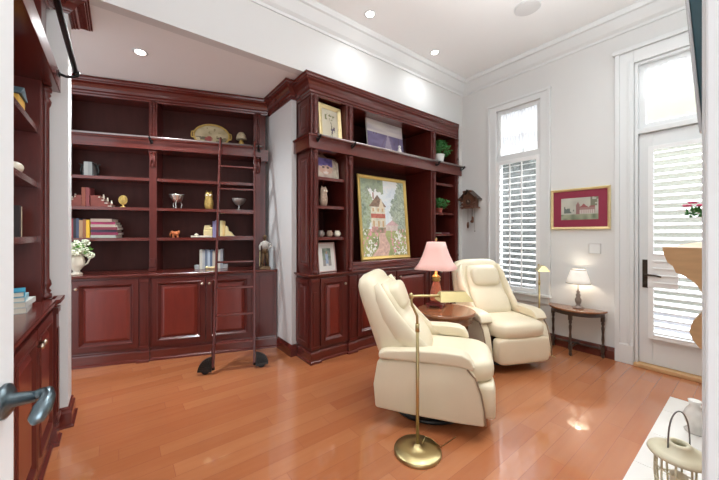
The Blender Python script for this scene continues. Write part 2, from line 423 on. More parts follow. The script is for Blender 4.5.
mb = MB().box(XW+0.008, XW+0.029, 0.722, 0.768, 0.82, 1.11)
mb.lathe([(0.0, 0), (0.018, 0), (0.018, 0.03), (0.01, 0.035), (0.01, 0.05)], n=12)
mb = MB().box(XW+0.012, XW+0.030, 0.722, 0.768, 0.82, 1.11)
mb.tube([(XW+0.02, 0.745, 0.955), (XW-0.025, 0.745, 0.955)], 0.010).tube([(XW-0.025, 0.752, 0.955), (XW-0.03, 0.72, 0.957), (XW-0.028, 0.66, 0.955), (XW-0.022, 0.62, 0.945)], [0.011, 0.010, 0.009, 0.008]).ball((XW+0.008, 0.745, 0.87), 0.012)
dl(mb).make('door_handle', M['bronze'], door, bevel=0.002)
dsh = thing('door_shutter', 'white louvred shutter on the glazed patio door with a cut-out round the handle', 'shutter', (XW, 0.40, 0))
shutter(0.07, 0.72, 0.31, 2.27, XW+0.003, dsh, 26, stile=0.042, tilt=-22, off=(XW, 0.40), depth=0.06)
pa = [(0.50, 0.83), (0.722, 0.83), (0.722, 1.17), (0.60, 1.17)] + [(0.60 - 0.10*math.sin(PI/2*i/8), 1.07 + 0.10*math.cos(PI/2*i/8)) for i in range(1, 9)]
MB().prism(pa, 'x', XW-0.017, XW-0.0125).xf(Matrix.Translation((-XW, -0.40, 0))).make('handle_cutout_plate', M['slat'], dsh, bevel=0.001)
dcur = sheer(0.05, 0.75, 2.80, 3.09, XW+0.03, -0.03).make('curtain', M['sheer'], smooth=True)
tag(dcur, 'short sheer valance with a scalloped hem in the transom over the patio door', 'curtain')

# ------------------------------------------------------------------ baseboards
bprof = [(0, 0), (0.022, 0), (0.022, 0.09), (0.016, 0.10), (0.012, 0.12), (0.006, 0.13), (0, 0.13)]
struct('baseboard_right', MB().sweep([(XW, 2.90), (XW, 0.99)], bprof), M['wood_h'])
struct('baseboard_back', MB().sweep([(1.54, 3.60), (1.54, 3.24), (1.595, 3.24)], [(o, z) for o, z in bprof]).xf(Matrix.Identity(4)), M['wood_h'])
sprof = [(0, 0), (0.035, 0), (0.035, 0.012), (0.022, 0.02), (0.022, 0.10), (0.012, 0.115), (0.012, 0.13), (0, 0.14)]
struct('baseboard_left', MB().sweep([(-0.36, 3.05), (-0.285, 3.05), (-0.285, 3.25), (-0.5, 3.25)], sprof), M['wood_h'])

# ------------------------------------------------------------------ cabinetry
CROWN = [(-0.02, 0.18), (-0.02, 0), (0.012, 0), (0.016, 0.02), (0.03, 0.026), (0.034, 0.045), (0.050, 0.055), (0.062, 0.085), (0.085, 0.115), (0.115, 0.13), (0.120, 0.14), (0.132, 0.145), (0.138, 0.165), (0.150, 0.17), (0.150, 0.18)]
def crown(path, zb, k=1.0, kz=1.0): return MB().sweep(path, [(o*k, zb + z*kz) for o, z in CROWN])
PANEL = [(0, 0), (0, 0.020), (0.003, 0.022), (0.046, 0.022), (0.050, 0.028), (0.056, 0.027), (0.078, 0.004), (0.084, 0.003), (0.112, 0.018), (0.117, 0.018)]
def door_panel(root, x0, x1, z0, z1, y, knob=None, kz=None, m=None, k=1.0):
    loops = [(a*k, b) for a, b in PANEL]
    o = MB().panel(x0, x1, z0, z1, y, loops[:8]).make('door', m or M['wood'], root)
    MB().panel(x0, x1, z0, z1, y, [(a + 0.0004, b + 0.0003) for a, b in loops[7:]]).make('raised_field', M['field'], o)
    if knob is not None:
        MB().lathe([(0.006, 0), (0.006, 0.012), (0.012, 0.016), (0.015, 0.022), (0.012, 0.030), (0.004, 0.033)], n=12).xf(Matrix.Translation((knob, y-0.021, kz)) @ Matrix.Rotation(R(90), 4, 'X')).make('knob', M['nickel'], o, smooth=True)
    return o
PL = [(0, 0), (0.045, 0), (0.045, 0.018), (0.030, 0.028), (0.030, 0.105), (0.022, 0.118), (0.014, 0.125), (0.010, 0.14), (0, 0.145)]
def turned(mb, x, y, z0, z1, r=0.024):
    """half-round turned column with rings at both ends"""
    L = z1 - z0
    pr = [(r*0.95, 0), (r*1.25, 0.004), (r*1.25, 0.03), (r*0.8, 0.035), (r*1.15, 0.05), (r*0.7, 0.066), (r*1.2, 0.09), (r*1.05, 0.115), (r*0.75, 0.13),
          (r*0.75, L-0.13), (r*1.05, L-0.115), (r*1.2, L-0.09), (r*0.7, L-0.066), (r*1.15, L-0.05), (r*0.8, L-0.035), (r*1.25, L-0.03), (r*1.25, L-0.004), (r*0.95, L)]
    mb.lathe(pr, x, y, z0, 14); return mb

# ---- bookcase A (far left wall of the alcove) : base
ZC = 0.945
def base_cabinet(name, label, loc, rz, x0, x1, doors, pil=(), depth=0.5, grp=None, endpanel=None, ztop=0.915, plinth_ret=(False, False), sidep=None):
    t = thing(name, label, 'cabinet', frame_of(loc, rz)(x0, 0, 0), rz, grp)
    mb = MB().box(0, x1-x0, 0.0, depth, 0.14, ztop)
    mb.make('body', M['wood'], t)
    pr = PL
    path = []
    # toe moulding stepping forward under the pilasters
    path = [(0.001, 0.0)]
    for a, b in pil:
        a -= x0; b -= x0
        if a <= 0.05: path = [(0.001, -0.028), (b+0.012, -0.028), (b+0.012, 0.0)]
        elif b >= x1-x0-0.05: path += [(a-0.012, 0.0), (a-0.012, -0.028), (x1-x0-0.001, -0.028)]
        else: path += [(a-0.012, 0), (a-0.012, -0.028), (b+0.012, -0.028), (b+0.012, 0)]
    if path[-1][0] < x1-x0-0.002: path.append((x1-x0-0.001, 0.0))
    if plinth_ret[0]: path = [(path[0][0], 0.30)] + path
    if plinth_ret[1]: path = path + [(path[-1][0], 0.40)]
    MB().sweep(path, [(-0.03, 0)] + [(a-0.03, b) for a, b in pr[1:]] + [(-0.03, 0.145)]).make('plinth', M['wood_h'], t)
    for a, b in pil:
        a -= x0; b -= x0
        p = MB().box(a, b, -0.026, 0.0, 0.145, ztop-0.02)
        w = b-a
        p.box(a+0.02*w/0.08, b-0.02*w/0.08, -0.032, -0.026, 0.20, ztop-0.16)
        p.box(a-0.004, b+0.004, -0.034, -0.026, ztop-0.06, ztop-0.02).box(a-0.004, b+0.004, -0.036, -0.026, 0.145, 0.175)
        p.make('pilaster', M['wood'], t, bevel=0.003)
    for (a, b, kx) in doors:
        door_panel(t, a-x0, b-x0, 0.165, ztop-0.02, 0.0, (kx-x0) if kx is not None else None, ztop-0.10)
    return t
A0 = (-0.387, 4.30)
base_cabinet('base_cabinet', 'cherry base cabinet at the far left, under the white flower jug, one raised-panel door', A0, RA, -0.30, 0.700, [(0.03, 0.60, 0.065)], [(0.612, 0.694)], grp=None)
base_cabinet('base_cabinet', 'two-door cherry base cabinet behind the foot of the rolling ladder', A0, RA, 0.701, 1.80, [(0.725, 1.245, 1.215), (1.258, 1.74, 1.29)], [], grp=None)
ec = base_cabinet('base_cabinet', 'narrow plain cherry end cabinet under the bronze figure, right of the ladder', A0, RA, 1.801, 2.03, [], [], depth=0.10, grp=None)
MB().box(0.03, 0.19, -0.012, 0, 0.17, 0.88).make('face_panel', M['wood'], ec, bevel=0.003)
ctp = [(0, 0.945), (0, 0.915), (0.018, 0.915), (0.022, 0.922), (0.034, 0.926), (0.036, 0.940), (0.032, 0.945)]
ct = thing('countertop', 'long polished cherry countertop of the left wall bookcase, with the bronze figure', 'countertop', (*A0, 0), RA)
MB().box(-0.30, 2.035, 0.0, 0.10, 0.915, 0.945).box(-0.30, 1.84, 0.10, 0.5, 0.915, 0.945).make('slab', M['wood_h'], ct)
MB().sweep([(-0.30, 0.0), (2.035, 0.0)], ctp).make('nosing', M['wood_h'], ct)

def shelf_mb(x0, x1, y0, y1, zc, th=0.034):
    mb = MB().box(x0, x1, y0+0.004, y1, zc-th/2, zc+th/2)
    mb.box(x0, x1, y0-0.006, y0+0.004, zc-th/2, zc+th/2-0.001)
    return mb
# upper bookcase A, face at depth .24
FA = 0.24; BA = 0.50
ua = thing('wall_bookcase', 'cherry wall bookcase across the alcove at left, behind the rolling ladder', 'bookcase', (*A0, 0), RA)
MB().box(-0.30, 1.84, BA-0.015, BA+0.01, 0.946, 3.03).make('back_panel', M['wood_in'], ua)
for i, (a, b) in enumerate([(-0.30, -0.20), (0.63, 0.70), (1.76, 1.84)]):
    MB().box(a, b, FA, BA-0.015, 0.946, 3.03).make('side_panel', M['wood'], ua)
MB().box(1.80, 1.905, FA, FA+0.03, 0.946, 3.03).make('end_stile', M['wood'], ua)
mb = MB()
for a, b in [(0.63, 0.705), (1.775, 1.85)]:
    p = MB().box(a, b, FA-0.022, FA, 0.946, 2.33)
    p.box(a-0.003, b+0.003, FA-0.034, FA-0.022, 0.946, 0.98).box(a+0.012, b-0.012, FA-0.040, FA-0.022, 1.00, 1.09)
    p.make('pilaster', M['wood'], ua, bevel=0.003)
    q = MB(); c = (a+b)/2
    q.box(a-0.004, b+0.004, FA-0.045, FA-0.022, 2.30, 2.335)
    q.tube([(c-0.018, FA-0.03, 2.14), (c-0.018, FA-0.04, 2.30)], [0.008, 0.018], 8).tube([(c+0.018, FA-0.03, 2.14), (c+0.018, FA-0.04, 2.30)], [0.008, 0.018], 8).ball((c, FA-0.035, 2.25), 0.016, 0.014, 0.04).ball((c, FA-0.03, 2.16), 0.014, 0.012, 0.03)
    q.make('carved_capital', M['wood'], ua, smooth=True)
    u = MB().box(a-0.003, b+0.003, FA-0.02, FA, 2.46, 2.90)
    turned(u, c-0.014, FA-0.022, 2.465, 2.895, 0.013); turned(u, c+0.014, FA-0.022, 2.465, 2.895, 0.013)
    u.make('half_column', M['wood'], ua, smooth=False)
for z in (1.315, 1.66, 2.0):
    shelf_mb(-0.20, 0.63, FA, BA-0.015, z).make('shelf', M['wood_h'], ua)
    shelf_mb(0.70, 1.76, FA, BA-0.015, z).make('shelf', M['wood_h'], ua)
mb = MB().box(-0.30, 1.85, FA-0.06, BA-0.015, 2.335, 2.455)
mb.sweep([(-0.30, FA-0.06), (1.85, FA-0.06), (1.85, FA+0.0)], [(0, 2.44), (0.012, 2.44), (0.018, 2.452), (0.018, 2.462), (0, 2.464)])
mb.sweep([(-0.30, FA-0.06), (1.85, FA-0.06)], [(0, 2.335), (0.006, 2.335), (0.006, 2.352), (0, 2.356)])
mb.box(1.85, 1.935, FA-0.10, FA+0.03, 2.28, 2.42).make('rail_beam', M['wood_h'], ua)
MB().box(-0.30, 1.84, FA, BA-0.015, 2.90, 3.03).make('top_panel', M['wood_h'], ua)
def L(u, d): return (u, d)
# crown runs along the bookcase, then forward along the white return wall
wcrown = crown([(-0.30, FA-0.0), (1.93, FA-0.0)], 2.885, 1.0, 0.88)
wcrown.make('crown_moulding', M['wood_h'], ua)
struct('trim_3', crown([(1.54, 3.90), (1.54, 3.24), (1.60, 3.24)], 2.885, 0.85, 0.88), M['wood_h'])
struct('trim_4', crown([(-0.36, 3.05), (-0.285, 3.05), (-0.285, 3.25), (-0.6, 3.25)], 2.955, 0.80, 0.50), M['wood_h'])

# ---- bookcase B (far wall)
bx = frame_of((0, 2.93), 0)
tl = base_cabinet('base_cabinet', 'cherry base cabinet under the small framed photo, beside the white wall corner', (0, 2.93), 0, 1.60, 2.215, [(1.725, 2.06, 2.035)], [(1.605, 1.70), (2.10, 2.205)], depth=0.5, plinth_ret=(True, False))
MB().panel(0.0, 0.28, 0.165, 0.885, 0.0, [(0, 0), (0, 0.012), (0.045, 0.012), (0.05, 0.004), (0.075, 0.003), (0.09, 0.009)]).xf(Matrix.Translation((0.0, 0.30, 0)) @ Matrix.Rotation(R(-90), 4, 'Z')).make('side_panel', M['wood'], tl)
base_cabinet('base_cabinet', 'two-door cherry base cabinet behind the pink-shaded lamp, under the garden painting', (0, 2.93), 0, 2.216, 3.50, [(2.225, 2.85, 2.80), (2.865, 3.49, 2.915)], [], depth=0.5)
base_cabinet('base_cabinet', 'cherry base cabinet at the right end, behind the headrest of the farther recliner', (0, 2.93), 0, 3.501, 4.20, [(3.73, 4.09, 3.76)], [(3.51, 3.69), (4.10, 4.195)], depth=0.5)
ctb = thing('countertop', 'cherry countertop of the far bookcase, under the framed photo and the garden painting', 'countertop', (1.60, 2.93, 0), 0)
MB().box(0, 2.61, 0.0, 0.5, 0.915, 0.945).make('slab', M['wood_h'], ctb)
MB().sweep([(0, 0.30), (0, 0.0), (2.61, 0.0)], ctp).make('nosing', M['wood_h'], ctb)
ub = thing('wall_bookcase', 'tall cherry bookcase on the far wall, holding the garden painting', 'bookcase', (0, 2.93, 0), 0)
FB = 0.0; BB = 0.50
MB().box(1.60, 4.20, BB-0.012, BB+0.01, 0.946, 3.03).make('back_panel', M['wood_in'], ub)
for a, b in [(1.62, 1.70), (2.06, 2.16), (3.56, 3.66), (4.13, 4.20)]:
    MB().box(a, b, FB+0.01, BB-0.012, 0.946, 3.03).make('side_panel', M['wood'], ub)
for z0, z1 in [(1.00, 2.25), (2.47, 2.84)]:
    MB().panel(0.0, 0.26, z0, z1, 0.0, [(0, 0), (0, 0.012), (0.04, 0.012), (0.045, 0.004), (0.065, 0.003), (0.08, 0.010)]).xf(Matrix.Translation((1.62, 0.29, 0)) @ Matrix.Rotation(R(-90), 4, 'Z')).make('end_panel', M['wood'], ub)
for a, b in [(1.612, 1.70), (2.065, 2.165), (3.555, 3.665), (4.125, 4.205)]:
    MB().box(a, b, FB-0.012, FB+0.012, 0.946, 2.86).make('stile', M['wood'], ub, bevel=0.003)
    c = (a+b)/2
    p = MB(); turned(p, c, FB-0.018, 0.948, 2.268, 0.024); p.make('column', M['wood'], ub, smooth=True)
    p = MB(); turned(p, c, FB-0.018, 2.43, 2.85, 0.024); p.make('column', M['wood'], ub, smooth=True)
for a, b, zs in [(1.70, 2.065, (1.325, 1.67, 1.985)), (3.665, 4.125, (1.36, 1.68, 2.12))]:
    for z in zs:
        shelf_mb(a, b, FB+0.03, BB-0.012, z).make('shelf', M['wood_h'], ub)
mb = MB().box(1.565, 4.24, FB-0.055, BB-0.012, 2.275, 2.41)
mb.sweep([(1.565, 0.30), (1.565, FB-0.055), (4.24, FB-0.055), (4.24, 0)], [(0, 2.40), (0.010, 2.40), (0.016, 2.41), (0.016, 2.42), (0, 2.424)])
mb.make('rail_beam', M['wood_h'], ub)
MB().box(1.61, 4.20, FB, BB-0.012, 2.86, 3.03).make('top_panel', M['wood_h'], ub)
crown([(1.615, 0.30), (1.615, FB-0.0), (4.20, FB-0.0), (4.20, -0.01)], 2.85, 0.82, 1.0).make('crown_moulding', M['wood_h'], ub)
# ledge under the painting
mb = MB().box(2.165, 3.555, 0.06, BB-0.012, 0.946, 1.035)
mb.sweep([(2.165, 0.06), (3.555, 0.06)], [(0, 0.95), (0.02, 0.95), (0.02, 0.965), (0.008, 0.975), (0.008, 0.99), (0.014, 1.00), (0.014, 1.01), (0.004, 1.018), (0.004, 1.028), (0, 1.034)])
mb.make('ledge', M['wood_h'], ub)

# ---- bookcase C (left wall, seen end on)
YC1 = 2.93
lc = base_cabinet('base_cabinet', 'cherry base cabinet along the left wall, nearest the open door, with paired round knobs', (-0.345, 0), RC, 1.30, YC1, [(1.78, 2.245, 2.21), (2.255, 2.72, 2.29)], [(2.82, 2.93)], depth=0.44)
ctc = thing('countertop', 'cherry countertop on the left wall beside the door lever, under the teal books', 'countertop', (-0.345, 0, 0), RC)
MB().box(1.30, YC1+0.01, 0.0, 0.44, 0.915, 0.955).make('slab', M['wood_h'], ctc)
MB().sweep([(1.30, 0.0), (2.80, 0.0), (2.80, -0.02), (YC1+0.01, -0.02), (YC1+0.01, 0.1)], [(0, 0.955), (0, 0.905), (0.008, 0.905), (0.012, 0.922), (0.03, 0.93), (0.032, 0.95), (0.028, 0.955)]).make('nosing', M['wood_h'], ctc)
uc = thing('wall_bookcase', 'cherry bookcase on the left wall seen end on past the open door', 'bookcase', (-0.345, 0, 0), RC)
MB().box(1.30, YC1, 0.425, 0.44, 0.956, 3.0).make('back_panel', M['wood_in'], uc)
MB().box(2.76, YC1-0.01, 0.05, 0.425, 0.956, 3.0).make('side_panel', M['wood'], uc)
MB().box(2.76, YC1, 0.035, 0.052, 0.956, 3.0).make('stile', M['wood'], uc, bevel=0.003)
p = MB(); turned(p, 2.85, 0.028, 0.957, 2.33, 0.024); p.make('column', M['wood'], uc, smooth=True)
for z in (1.345, 1.68, 2.02):
    shelf_mb(1.30, 2.76, 0.055, 0.425, z).make('shelf', M['wood_h'], uc)
mb = MB().box(1.30, YC1, -0.035, 0.425, 2.335, 2.46)
mb.make('rail_beam', M['wood_h'], uc, bevel=0.004)
MB().box(1.30, YC1, 0.05, 0.425, 2.90, 3.0).make('top_panel', M['wood_h'], uc)
crown([(1.30, 0.05), (YC1, 0.05), (YC1, 0.3)], 2.87, 0.9, 1.0).make('crown_moulding', M['wood_h'], uc)

# ------------------------------------------------------------------ ladder rails
def rail(label, loc, rz, x0, x1, y, z, brackets, face, r=0.011, m='steel'):
    t = thing('ladder_rail', label, 'rail', loc, rz)
    MB().tube([(x0, y, z), (x1, y, z)], r, 10).make('bar', M[m], t, smooth=True)
    for bxx in brackets:
        b = MB().tube([(bxx, face, z-0.035), (bxx, face-(face-y)*0.45, z-0.045), (bxx, y+0.01, z-0.035), (bxx, y-0.012, z-0.02), (bxx, y-0.013, z+0.006)], [0.009]*5, 8)
        b.xf(Matrix.Identity(4)).ball((bxx, face-0.005, z-0.035), 0.018, 0.006, 0.026)
        b.tube([(bxx, y-0.010, z-0.012), (bxx, y+0.012, z-0.012)], 0.014, 8)
        b.make('bracket', M['black'], t, smooth=True)
    return t
rail('thin steel ladder rail on the left wall bookcase, carrying the rolling ladder', (*A0, 0), RA, -0.30, 1.87, FA-0.13, 2.455, (0.665, 1.82), FA-0.062)
rail('steel ladder rail on black brackets along the far bookcase, above the garden painting', (0, 2.93, 0), 0, 1.63, 4.25, -0.115, 2.405, (1.66, 2.11, 3.61, 4.20), -0.057)
rail('heavy black iron rail end projecting from the bookcase at the upper left', (-0.345, 0, 0), RC, 1.30, 2.86, -0.12, 2.455, (2.80,), -0.037, 0.014, 'black')

# ------------------------------------------------------------------ rolling ladder
def ladder():
    t = thing('rolling_ladder', 'cherry rolling library ladder leaning on the left wall bookcase', 'ladder', WA(0, 0, 0), RA)
    top = Vector((0, FA-0.155, 2.50)); bot = Vector((0, -0.55, 0.065))
    ux = [1.392, 1.775]
    d = (top - bot)
    for x in ux:
        MB().rings([[(x-0.011, bot.y-0.03, bot.z), (x+0.011, bot.y-0.03, bot.z), (x+0.011, bot.y+0.03, bot.z), (x-0.011, bot.y+0.03, bot.z)],
                    [(x-0.011, top.y-0.03, top.z), (x+0.011, top.y-0.03, top.z), (x+0.011, top.y+0.025, top.z), (x-0.011, top.y+0.025, top.z)]]).make('ladder_stile', M['wood'], t, bevel=0.004)
    for z in (0.272, 0.540, 0.808, 1.075, 1.343, 1.612, 1.885, 2.155):
        k = (z - bot.z) / d.z; y = bot.y + d.y*k
        MB().rings([[(ux[0]+0.011, y-0.03, z-0.009), (ux[0]+0.011, y+0.035, z-0.009), (ux[0]+0.011, y+0.035, z+0.009), (ux[0]+0.011, y-0.03, z+0.009)],
                    [(ux[1]-0.011, y-0.03, z-0.009), (ux[1]-0.011, y+0.035, z-0.009), (ux[1]-0.011, y+0.035, z+0.009), (ux[1]-0.011, y-0.03, z+0.009)]]).make('rung', M['wood_h'], t, bevel=0.003)
    for x, s in ((ux[0], -1), (ux[1], 1)):
        h = MB().tube([(x, top.y+0.01, 2.42), (x, top.y-0.02, 2.50), (x, top.y+0.02, 2.515), (x, top.y+0.065, 2.49)], 0.010, 8).box(x-0.016, x+0.016, top.y-0.034, top.y-0.022+0.02, 2.38, 2.46)
        h.make('rail_hook', M['black'], t)
        # quarter-round wheel housing with radial ribs
        xc = x + s*0.014
        n = 10; poly = [(xc, 0.02)]
        for i in range(n+1):
            a = (PI/2)*i/n
            poly.append((xc + s*0.125*math.cos(a), 0.035 + 0.125*math.sin(a)))
        poly.append((xc, 0.25))
        w = MB().prism(poly, 'y', bot.y-0.02, bot.y+0.02)
        for i in range(1, 8):
            a = (PI/2)*i/8
            w.tube([(xc + s*0.02*math.cos(a), bot.y-0.022, 0.045+0.02*math.sin(a)), (xc + s*0.118*math.cos(a), bot.y-0.022, 0.035+0.118*math.sin(a))], 0.004, 6)
        w.make('wheel_housing', M['blackm'], t, bevel=0.0)
        MB().lathe([(0.02, -0.012), (0.038, -0.012), (0.040, 0), (0.038, 0.012), (0.02, 0.012)], n=18).xf(Matrix.Translation((xc + s*0.055, bot.y, 0.040)) @ Matrix.Rotation(R(90), 4, 'X')).make('wheel', M['black'], t)
        MB().tube([(x, bot.y, 0.065), (x, bot.y, 0.035)], 0.014, 8).make('foot', M['black'], t)
ladder()

# ------------------------------------------------------------------ small objects: books
def book(label, loc, rz, w, d, h, color, flat=False, group=None, lean=0.0):
    """upright: w thickness (x), d depth (y), h height. flat: w length (x), h thickness"""
    t = thing('book', label, 'book', loc, rz, group)
    c = 0.003 if not flat else 0.003
    if not flat:
        a = MB().box(0, c, 0, d, 0, h).box(w-c, w, 0, d, 0, h).box(c, w-c, 0, c, 0, h)
        p = MB().box(c+0.0002, w-c-0.0002, c+0.0002, d-0.004, 0.003, h-0.003)
    else:
        a = MB().box(0, w, 0, d, 0, c).box(0, w, 0, d, h-c, h).box(0, w, 0, c, c, h-c)
        p = MB().box(0.003, w-0.003, c+0.0002, d-0.004, c+0.0002, h-c-0.0002)
    a.make('cover', bookmat(color), t); p.make('page_block', M['paper'], t)
    if lean: t.rotation_euler[1] = lean
    return t
S1, S2, S3 = 1.332, 1.677, 2.017
# upright row at left of lower shelf
spec = [(0.028, .225, (0.03, 0.06, 0.12), 'navy upright book next to the white wall edge, lower left shelf'),
        (0.024, .205, (0.05, 0.16, 0.25), 'slim teal upright book, second in the row above the flower jug'),
        (0.030, .215, (0.30, 0.05, 0.06), 'dull red upright book in the row above the flower jug'),
        (0.024, .210, (0.03, 0.03, 0.04), 'black upright book between the dull red and slate ones above the jug'),
        (0.024, .215, (0.07, 0.09, 0.15), 'slate upright book left of the tan one on the lower left shelf'),
        (0.032, .195, (0.42, 0.25, 0.14), 'tan upright book left of the brown one, above the flower jug'),
        (0.028, .205, (0.30, 0.12, 0.06), 'brown upright book left of the yellow one on the lower left shelf'),
        (0.030, .200, (0.80, 0.48, 0.04), 'yellow upright book at the right end of the row, against the stack')]
u = -0.195
for w, h, c, lab in spec:
    book(lab, WA(u, 0.30, S1), RA, w, 0.15, h, c, group='upright books above the flower jug'); u += w + 0.0015
u += 0.012
st = [(0.24, 0.030, (0.40, 0.42, 0.36), 'pale grey-green book at the bottom of the lying stack beside the yellow book'),
      (0.25, 0.030, (0.22, 0.02, 0.06), 'wine red book lying second from the bottom of the stack'),
      (0.24, 0.028, (0.05, 0.03, 0.06), 'dark plum book lying third from the bottom of the stack'),
      (0.245, 0.030, (0.20, 0.03, 0.05), 'crimson book lying in the middle of the stack'),
      (0.24, 0.030, (0.42, 0.34, 0.28), 'beige book lying below the magenta one in the stack'),
      (0.22, 0.028, (0.33, 0.03, 0.10), 'magenta book lying near the top of the stack'),
      (0.20, 0.034, (0.40, 0.30, 0.24), 'thick taupe book on top of the lying stack')]
z = S1
for i, (w, h, c, lab) in enumerate(st):
    book(lab, WA(u + (0.006 if i % 2 else 0), 0.29, z), RA + R((-2, 1, 3, -1, 0, 2, -2)[i]), w, 0.165, h, c, flat=True, group='books lying in a stack above the jug'); z += h + 0.0004

# bookend pair shaped as steps of books with small figures
def step_bookend(label, loc, rz, flip, m, steps=4, W=0.15, H=0.13, name='bookend'):
    t = thing(name, label, 'bookend', loc, rz)
    mb = MB(); pg = MB(); s = -1 if flip else 1
    for i in range(steps):
        h = H/steps; x1 = W*(1 - i/steps*0.75)
        a, b = (0, s*x1)
        mb.box(a, b, 0.0, 0.10, i*h, i*h+h*0.30).box(a, b, 0.0, 0.10, (i+1)*h-h*0.30, (i+1)*h).box(a, b*0.8, -0.001, 0.0, i*h, (i+1)*h)
        pg.box(a, b*0.96, 0.004, 0.096, i*h+h*0.30, (i+1)*h-h*0.30)
    mb.make('book_covers', m, t); pg.make('pages', M['paper'], t)
    for i in range(steps-1):
        x = s*(W*(1 - i/steps*0.75) - 0.018); zz = (i+1)*H/steps
        MB().lathe([(0.006, 0), (0.012, 0.002), (0.008, 0.018), (0.011, 0.026), (0.005, 0.032), (0.009, 0.04), (0.003, 0.050)], x, 0.04, zz, 8).make('figure', M['cream'], t, smooth=True)
redb = mat('red_brown_books', (0.22, 0.05, 0.035), 0.5, noise=0.3)
step_bookend('left half of a stepped book-shaped bookend pair with cream figures, beside two red books', WA(-0.045, 0.32, S2), RA, True, redb, W=0.145)
step_bookend('right half of a stepped book-shaped bookend pair, sloping down toward the gold ornament', WA(0.037, 0.32, S2), RA, False, redb, W=0.20)
book('left one of two tall red-brown books between the stepped bookends', WA(-0.040, 0.31, S2), RA, 0.034, 0.12, 0.215, (0.26, 0.07, 0.04))
book('right one of two tall red-brown books between the stepped bookends', WA(-0.003, 0.31, S2), RA, 0.034, 0.12, 0.215, (0.22, 0.05, 0.05))

# gold oval ornament
t = thing('gold_ornament', 'small gold round ornament on a foot, alone on the middle left shelf', 'ornament', WA(0.34, 0.33, S2), RA)
MB().lathe([(0.028, 0), (0.028, 0.008), (0.010, 0.016), (0.008, 0.035)], n=14).make('foot', M['gold'], t, smooth=True)
MB().ball((0, 0, 0.088), 0.038, 0.018, 0.048, 16, 10).make('medallion', M['owl'], t, smooth=True)
MB().tube([(0.038*math.cos(a), 0, 0.088+0.048*math.sin(a)) for a in [2*PI*i/20 for i in range(20)]], 0.007, 6, loop=True).make('rim', M['gold'], t, smooth=True)

# dark glass bookends with silver books, top shelf left
for s, x, lab in ((-1, -0.030, 'left dark glass bookend beside the two silver books'), (1, 0.048, 'right dark glass bookend beside the two silver books')):
    t = thing('bookend', lab, 'bookend', WA(x, 0.33, S3), RA)
    MB().prism([(0, 0), (s*0.095, 0), (s*0.095, 0.014), (s*0.012, 0.016), (0, 0.16)], 'y', 0, 0.09).make('plate', M['crystal'], t, bevel=0.003)
    MB().tube([(s*0.03, 0.045, 0.016), (s*0.045, 0.045, 0.08), (s*0.03, 0.045, 0.13), (s*0.065, 0.045, 0.15)], [0.014, 0.010, 0.012, 0.004], 8).make('ornament', M['blackm'], t, smooth=True)
book('left silver-grey book between the dark glass bookends', WA(-0.028, 0.33, S3), RA, 0.036, 0.11, 0.165, (0.40, 0.40, 0.38))
book('right silver-grey book between the dark glass bookends', WA(0.010, 0.33, S3), RA, 0.036, 0.11, 0.165, (0.30, 0.31, 0.30))

# silver footed bowl, owl vase, footed goblet bowl
t = thing('footed_bowl', 'white and silver footed bowl on three legs, middle shelf right of the centre post', 'bowl', WA(0.885, 0.34, S2), RA)
MB().lathe([(0.004, 0.075), (0.04, 0.080), (0.062, 0.11), (0.080, 0.16), (0.085, 0.172), (0.078, 0.165), (0.058, 0.115), (0.035, 0.090), (0.004, 0.086)], n=24).make('bowl', M['silver'], t, smooth=True)
for k in range(3):
    a = 2*PI*k/3 + 0.5
    MB().tube([(0.042*math.cos(a), 0.042*math.sin(a), 0.085), (0.056*math.cos(a), 0.056*math.sin(a), 0.045), (0.040*math.cos(a), 0.040*math.sin(a), 0.018), (0.058*math.cos(a), 0.058*math.sin(a), 0.004)], 0.006, 6).make('leg', M['silver'], t, smooth=True)
def owl_thing(label, loc, rz, m, s=1.0):
    t = thing('owl_figurine', label, 'figurine', loc, rz)
    MB().lathe([(0.030*s, 0), (0.042*s, 0.01*s), (0.052*s, 0.06*s), (0.048*s, 0.11*s), (0.040*s, 0.14*s), (0.044*s, 0.17*s), (0.038*s, 0.20*s), (0.018*s, 0.215*s)], n=16, sy=0.8).make('body', m, t, smooth=True)
    for sx in (-1, 1):
        MB().lathe([(0.013*s, 0), (0.007*s, 0.018*s), (0.001*s, 0.03*s)], sx*0.026*s, 0, 0.20*s, 8).make('ear', m, t)
        MB().ball((sx*0.018*s, -0.034*s, 0.17*s), 0.013*s, 0.006*s, 0.013*s).make('eye', M['cream'], t, smooth=True)
owl_thing('speckled gold owl figurine on the middle shelf left of the ladder', WA(1.235, 0.34, S2), RA, M['owl'], 1.03)
t = thing('goblet_bowl', 'pewter goblet bowl on a stem, seen between the ladder stiles', 'bowl', WA(1.585, 0.34, S2), RA)
MB().lathe([(0.036, 0), (0.034, 0.008), (0.010, 0.016), (0.008, 0.05), (0.016, 0.06)], n=18).make('stem', M['silver'], t, smooth=True)
MB().lathe([(0.014, 0.058), (0.045, 0.072), (0.072, 0.11), (0.085, 0.145), (0.080, 0.147), (0.066, 0.112), (0.040, 0.08), (0.003, 0.07)], n=22).make('cup', M['pewter'], t, smooth=True)
# orange figurine group
t = thing('animal_figurine', 'small orange elephant figurine on the lower shelf right of the centre post', 'figurine', WA(0.87, 0.34, S1), RA)
MB().ball((0, 0, 0.050), 0.036, 0.024, 0.028).ball((-0.036, 0, 0.062), 0.020, 0.018, 0.022).tube([(-0.050, 0, 0.06), (-0.060, 0, 0.035), (-0.056, 0, 0.015)], [0.009, 0.006, 0.005], 8).make('body', M['orange'], t, smooth=True)
for sx in (-0.022, 0.022):
    for sy in (-0.012, 0.012):
        MB().lathe([(0.009, 0), (0.009, 0.04)], sx, sy, 0.0, 8).make('leg', M['orange'], t)
MB().ball((0.03, 0, 0.06), 0.02, 0.02, 0.025).make('rump', M['orange'], t, smooth=True)
